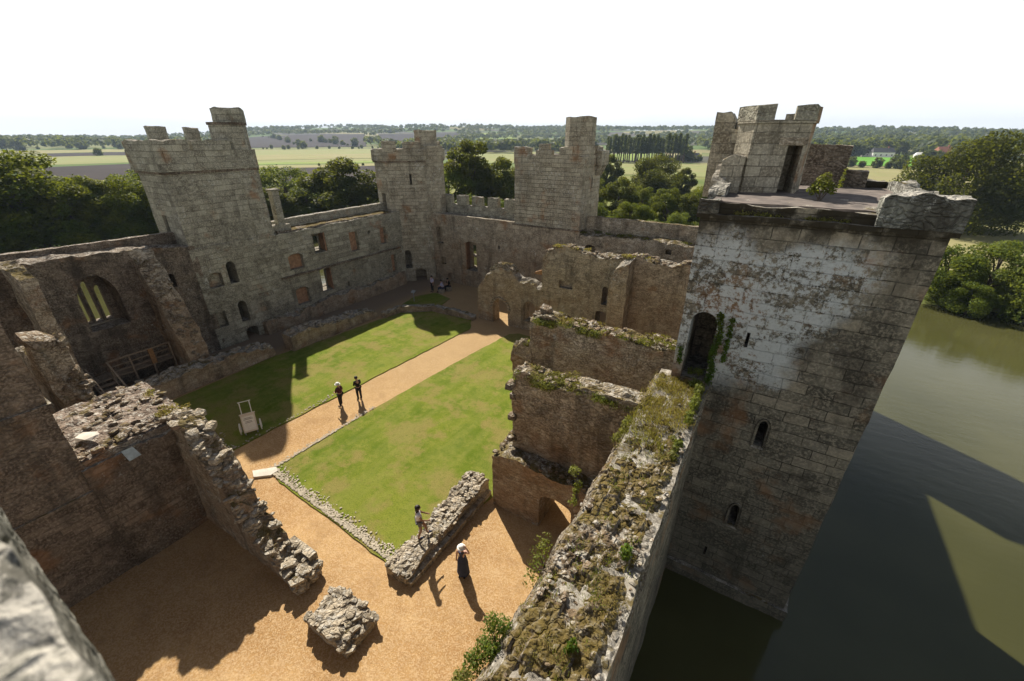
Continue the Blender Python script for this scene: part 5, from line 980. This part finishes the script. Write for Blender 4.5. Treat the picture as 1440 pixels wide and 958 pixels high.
for kind, az, r, tp, lab, gp in (
    ('oakB', 169.4, 66, 12.9, 'tallest dark tree at the left edge of the picture, beyond the left wall', G1), ('oakA', 166.6, 70, 10.4, 'bushy tree second from the left edge, beyond the left wall', G1),
    ('oakB', 164.6, 66, 8.6, 'rounded tree beyond the left wall, in the middle of its row', G1), ('oakA', 163.2, 74, 10.0, 'pointed dark tree beyond the left wall, nearer the left tower', G1),
    ('oakB', 161.6, 72, 8.4, 'broad green tree just left of the left tower', G1), ('oakC', 160.2, 70, 6.6, 'low green tree touching the edge of the left tower', G1),
    ('willow', 160.6, 100, 9.6, 'pale willow behind the row of trees, left of the left tower', G1), ('oakA', 171.5, 66, 10.5, 'dark tree cut by the left edge of the picture', G1),
    ('oakA', 174.5, 72, 11.0, 'dark tree just outside the left edge of the picture', G1), ('oakB', 177.5, 76, 10.0, 'broad tree farther outside the left edge of the picture', G1), ('bush', 166.0, 61, 3.0, 'lit bush under the trees beyond the left wall', G1),
    ('willow', 148.6, 100, 9.0, 'pale green tree behind the others, between the left tower and the corner tower', G2), ('oakC', 149.6, 82, 7.0, 'small dark tree beside the chimney stub', G2),
    ('oakB', 146.6, 82, 6.6, 'rounded tree between the chimney stub and the tall dark tree', G2), ('oakC', 142.9, 83, 11.2, 'tall dark tree left of the corner tower', G2), ('oakC', 140.7, 85, 8.0, 'dark tree leaning against the tall one, left of the corner tower', G2),
    ('bush', 139.3, 80, 1.5, 'bright bush at the foot of the corner tower', G2), ('bush', 144.6, 76, 1.8, 'bright yellow-green bush over the left wall top', G2), ('oakC', 151.5, 84, 5.5, 'low tree behind the left tower edge', G2),
    ('oakC', 126.9, 88, 13.9, 'tallest tree over the battlemented wall', G3), ('oakC', 123.2, 88, 10.9, 'second dark tree over the battlemented wall, beside the square tower', G3), ('willow', 129.6, 86, 8.8, 'paler tree beside the corner tower turret', G3), ('oakC', 125.0, 92, 9.5, 'dark tree between two taller ones over the battlements', G3),
    ('oakC', 107.9, 84, 7.8, 'round dark tree right of the square tower', G4), ('oakA', 105.0, 92, 5.6, 'green tree in the middle of the group right of the square tower', G4), ('dark', 103.5, 122, 9.6, 'large dark spreading tree behind the group', G4),
    ('oakC', 100.6, 132, 7.0, 'dark tree standing apart behind the group', G4), ('oakA', 101.8, 82, 6.4, 'rounded green tree in front of the mossy wall', G4), ('oakB', 98.6, 88, 5.6, 'green tree beside the lichened tower', G4),
    ('oakC', 109.6, 142, 9.8, 'dark tree peeping out beside the square tower turret', G4), ('bush', 109.2, 72, 2.6, 'bright willow bush right of the square tower foot', G4), ('willow', 100.2, 74, 3.4, 'low bushy willow above the mossy wall', G4), ('oakB', 104.8, 76, 4.0, 'low rounded tree above the middle of the mossy wall', G4), ('bush', 110.8, 78, 4.2, 'rounded bush hard against the square tower side, over the mossy wall', G4), ('oakB', 106.3, 74, 4.6, 'low dark tree over the mossy wall, second from the square tower', G4), ('bush', 103.2, 71, 2.4, 'low bush showing just over the mossy wall top', G4), ('oakC', 99.6, 80, 5.6, 'round dark tree between two paler ones near the lichened tower', G4), ('oakB', 111.6, 95, 7.5, 'tree half hidden by the square tower side', G4), ('bush', 126.0, 78, 5.0, 'dense undergrowth bush just behind the battlements', G3), ('bush', 122.4, 76, 4.6, 'undergrowth bush behind the battlements beside the square tower', G3), ('bush', 129.2, 77, 4.2, 'undergrowth bush behind the battlements beside the corner tower', G3), ('willow', 97.3, 100, 5.2, 'pale tree close to the lichened tower edge', G4)):
    if gp in (G1, G2): f = max(1.0, 92/r) if r < 92 else 1.12; r *= f; tp = 14-(14-tp)*f
    t_ = plant_tree(kind, az, r, lab, gp, 1, top=tp)
    if gp in (G1, G2): q = t_.scale[2]; t_.scale = (q*1.35, q*1.35, q)
plant_tree('dark', 76.2, 118, 'huge dark spreading oak in the meadow at the right', 'trees at the right', 1, top=14.0, name='oak_tree')
plant_tree('dark', 71.5, 150, 'dark tree cut by the right edge of the picture, behind the big oak', 'trees at the right', 1, top=8.5)
GB = 'willow bushes overhanging the moat'
for k, (x, y, tp, s, lab) in enumerate(((17.5, 63.5, 3.2, 'bush', 'leftmost willow bush over the water, beside the lichened tower'), (21.5, 64.5, 4.0, 'willow', 'taller bush behind the water edge'), (19.2, 59.6, .6, 'bush', 'low bright bush leaning over the water'),
    (24.5, 61, 3.4, 'bush', 'middle bush with pale bare twigs over the water'), (28.5, 62, 4.6, 'willow', 'tall bush near the right edge over the water'), (25.5, 57, 1.6, 'bush', 'low bush dipping into the water in the middle of the bank'), (28.6, 55, 2.2, 'willow', 'dark bush cut by the right edge over the water'), (31, 58, 4.2, 'bush', 'bush cut by the right edge behind the others'), (26.5, 52, .0, 'bush', 'lowest branches hanging over the water at the right edge'))):
    H_ = {'bush': 6, 'willow': 9}[s]; sc_ = (tp+2.6)/H_; t_ = tree(s, x, y, -2.3, lab, GB, sc_*1.15, k*1.3, 'willow_bush', 'bush', sc_)
# ---------------------------------------------------------------- fields
drape('pasture', 153, 176, 235, 255, M['straw'])
drape('ploughed_field', 158.8, 168.6, (262, 250), (430, 400), M['plough'])
drape('meadow', 158, 178, 445, 690, M['meadow']); drape('ploughed_field', 160.5, 167, 640, 780, M['plough'], .25)
drape('stubble_field', 155, 176, 800, 960, M['straw'])
drape('meadow', 137.5, 153.5, 385, 780, M['meadow']); drape('pasture', 137.5, 153.5, 352, 384, M['pasture']); drape('stubble_field', 137.5, 153.5, 308, 338, M['straw']); drape('ploughed_field', 137.5, 149, 180, 307, M['plough'])
drape('stubble_field', 138, 153, 430, 560, M['straw'], .3)
drape('ploughed_field', 139, 152, 860, 1500, M['plough'], .6); drape('ploughed_field', 128, 137.5, 900, 1500, M['plough'], .6)
drape('meadow', 112, 128, 330, 620, M['meadow'], .3); drape('pasture', 119, 126, 820, 1100, M['meadow'], .6); drape('stubble_field', 121, 127, 1250, 1500, M['pasture'], .6)
drape('pasture', 96, 112, 230, 350, M['meadow']); drape('stubble_field', 99, 103, 420, 620, M['straw'], .4); drape('meadow', 104, 112, 380, 560, M['pasture'], .4)
drape('pasture', 79.2, 84.8, 372, 545, M['bright'], .3); drape('stubble_field', 66, 92, 165, 348, M['straw'], .15); drape('stubble_field', 68, 78, 70, 128, M['straw'], .15)
drape('stubble_field', 82, 85, 620, 720, M['straw'], .4); drape('pasture', 77, 81.5, 560, 700, M['pasture'], .4); drape('meadow', 80, 88, 1150, 1450, M['pasture'], .6)
drape('country_road', 66, 74.2, 149, 152.5, M['slab'], .2)
# ---------------------------------------------------------------- poplars, hedges, far trees
rnd = random.Random(44)
for row in range(2):
    for k in range(22):
        az = 100.9+(109.2-100.9)*(k+.5*(row % 2))/20.5+rnd.uniform(-.14, .14); r = 352+row*22+rnd.uniform(-6, 6)+(az-105)*-1.5; x, y = at(az, r)
        tree('poplar', x, y, land_h(x, y), 'tall slim poplar in the plantation beyond the mossy wall', 'poplars of the plantation', rnd.uniform(.8, 1.0), rnd.uniform(0, 6), 'poplar_tree')
GF = 'scattered trees and hedgerow trees of the valley'
def hedge(a0, r0, a1, r1, n, s, jit=3):
    for k in range(n):
        t_ = (k+rnd.uniform(-.9, .9))/n; az = a0+(a1-a0)*t_; r = r0+(r1-r0)*t_+rnd.uniform(-jit, jit); x, y = at(az, r)
        tree(rnd.choice(('far', 'far2')), x, y, land_h(x, y)-.6*s, 'small rounded tree in a distant hedgerow of the valley', GF, s*rnd.choice((.4, .6, .8, 1.0, 1.3)), rnd.uniform(0, 6), 'hedgerow_tree')
hedge(79, 352, 92, 360, 26, .42); hedge(74.5, 560, 80, 420, 18, .8, 12); hedge(81.5, 370, 78, 545, 3, .8); hedge(85, 360, 89, 420, 12, .9, 14); hedge(99, 385, 103.5, 372, 10, .8, 8)
hedge(138, 790, 153, 810, 18, .42, 8); hedge(155, 965, 172, 975, 20, 1.1, 25); hedge(138, 310, 153, 345, 6, .2); hedge(112, 640, 128, 760, 32, 1.2, 18); hedge(140, 870, 145, 1100, 12, 1.0, 20); hedge(146, 860, 150, 1500, 14, .8, 10); hedge(86, 560, 76, 640, 20, 1.0, 25); hedge(90, 480, 97, 470, 10, .9, 20)
hedge(163.5, 640, 163.6, 645, 1, .7)
# woods on the hills: too many to count
vs_ = []; rs = np.random.RandomState(5); pts = []
tries = 0
while len(pts) < 6500 and tries < 60000:
    tries += 1
    az = rs.uniform(62, 178); r = 560+(2700-560)*rs.rand()**1.25; x, y = at(az, r)
    q = noise.noise(Vector((x*.0036, y*.0036, 2)))+.5*noise.noise(Vector((x*.009, y*.009, 6)))
    dens = q+.22*(r > 1500)+(.30 if az < 98 else 0)+(.22 if az > 153 and r > 950 else 0)+(.15 if 98 < az < 128 and r > 640 else 0)
    if 79 < az < 85 and r < 620: dens -= 1
    if 137 < az < 153 and r < 880: dens -= 1
    if 153 < az and r < 950: dens -= 1
    if 139 < az < 152 and r < 1500: dens -= .42
    if 128 < az < 137.5 and 900 < r < 1500: dens -= .5
    if 119 < az < 126 and 800 < r < 1120: dens -= 1
    if dens > .04: pts.append((x, y, land_h(x, y), rs.uniform(.75, 1.35)))
nl = 46; n = len(pts)*nl; P_ = np.array(pts); c0 = np.repeat(P_[:, :3], nl, 0); s0 = np.repeat(P_[:, 3], nl)[:, None]
d = rs.normal(size=(n, 3)); d /= np.linalg.norm(d, axis=1)[:, None]; d[:, 2] = np.where(d[:, 2] < -.35, -d[:, 2], d[:, 2]); c = c0+d*np.array([6.0, 6.0, 5.2])*s0*rs.uniform(.75, 1.05, n)[:, None]+np.array([0, 0, 6.5])*s0
nn = d+rs.normal(size=(n, 3))*.35; nn /= np.linalg.norm(nn, axis=1)[:, None]; a = np.cross(nn, rs.normal(size=(n, 3))); a /= np.linalg.norm(a, axis=1)[:, None]; b = np.cross(nn, a); s = 2.1*s0*rs.uniform(.6, 1.3, n)[:, None]
V = np.stack([c-a*s, c-b*s*.8, c+a*s, c+b*s*.8], 1)
me = bpy.data.meshes.new('far_woodland'); me.vertices.add(n*4); me.vertices.foreach_set('co', V.ravel()); me.loops.add(n*4); me.loops.foreach_set('vertex_index', np.arange(n*4, dtype=np.int32)); me.polygons.add(n); me.polygons.foreach_set('loop_start', np.arange(0, n*4, 4, dtype=np.int32)); me.update(); me.validate(); me.materials.append(M['farleaf'])
o = bpy.data.objects.new('far_woodland', me); col.objects.link(o); tag(o, kind='stuff')
# ---------------------------------------------------------------- farms
def house(az, r, w_, d_, h_, rz, wallm, roofm, label):
    x, y = at(az, r); z = land_h(x, y)-.3; t_ = empty('farm_house', (x, y, z), label, 'house', None, rz); mb = MB(); mb.box(-w_/2, w_/2, -d_/2, d_/2, 0, h_); mb.build('wall', M[wallm], t_, False, True)
    mb = MB(); a, b, q = w_/2+.4, d_/2+.5, h_+d_*.42; mb.add([(-a, -b, h_-.15), (a, -b, h_-.15), (a, b, h_-.15), (-a, b, h_-.15), (-a+1.2, 0, q), (a-1.2, 0, q)], [(0, 1, 5, 4), (2, 3, 4, 5), (1, 2, 5), (3, 0, 4), (3, 2, 1, 0)]); rf = mb.build('roof', M[roofm], t_, False, True)
    mb = MB(); mb.box(w_*.2, w_*.2+.9, -.5, .5, q-1.5, q+1.3); mb.build('chimney', M['roof'], rf, False, True)
    for k in range(4):
        mb = MB(); u = -w_/2+w_*(k+.5)/4; mb.box(u-.5, u+.5, -d_/2-.06, -d_/2+.02, h_*.35, h_*.35+1.2); mb.build('window', M['glass'], t_, False, True)
M['slate_roof'] = simple('dark_slate_roof', (.07, .07, .075), .7, .3, 1)
house(82.6, 556, 17, 9, 4.6, .25, 'white', 'slate_roof', 'long white farmhouse with a dark roof above the bright green field'); house(83.6, 566, 11, 7, 3.4, .0, 'white', 'slate_roof', 'small white outbuilding left of the long white farmhouse')
house(79.4, 545, 15, 6, 2.6, .1, 'white', 'white', 'low white shed with a white roof right of the farmhouse'); house(78.3, 520, 11, 9, 6.5, .4, 'roof', 'roof', 'red-tiled brick house half hidden by trees near the big oak')
house(100.3, 395, 16, 8, 3.0, .2, 'metal', 'slate_roof', 'dark barn at the right end of the poplar plantation'); house(112.6, 1650, 26, 12, 7, .1, 'white', 'slate_roof', 'white house on the skyline right of the square tower'); house(129.5, 1700, 24, 12, 7, .1, 'white', 'slate_roof', 'white house on the skyline above the corner tower')
# ---------------------------------------------------------------- air
hz = MB(); hz.box(-4200, 3400, -300, 4400, -6, 130); hm = bpy.data.materials.new('haze'); hm.use_nodes = True; t = hm.node_tree; t.nodes.clear(); o_ = N(t, 'ShaderNodeOutputMaterial'); pv = N(t, 'ShaderNodeVolumePrincipled')
pv.inputs['Color'].default_value = (.62, .78, 1, 1); pv.inputs['Density'].default_value = .00016; pv.inputs['Anisotropy'].default_value = 0; t.links.new(pv.outputs[0], o_.inputs[1])
tag(hz.build('haze', hm), kind='stuff')
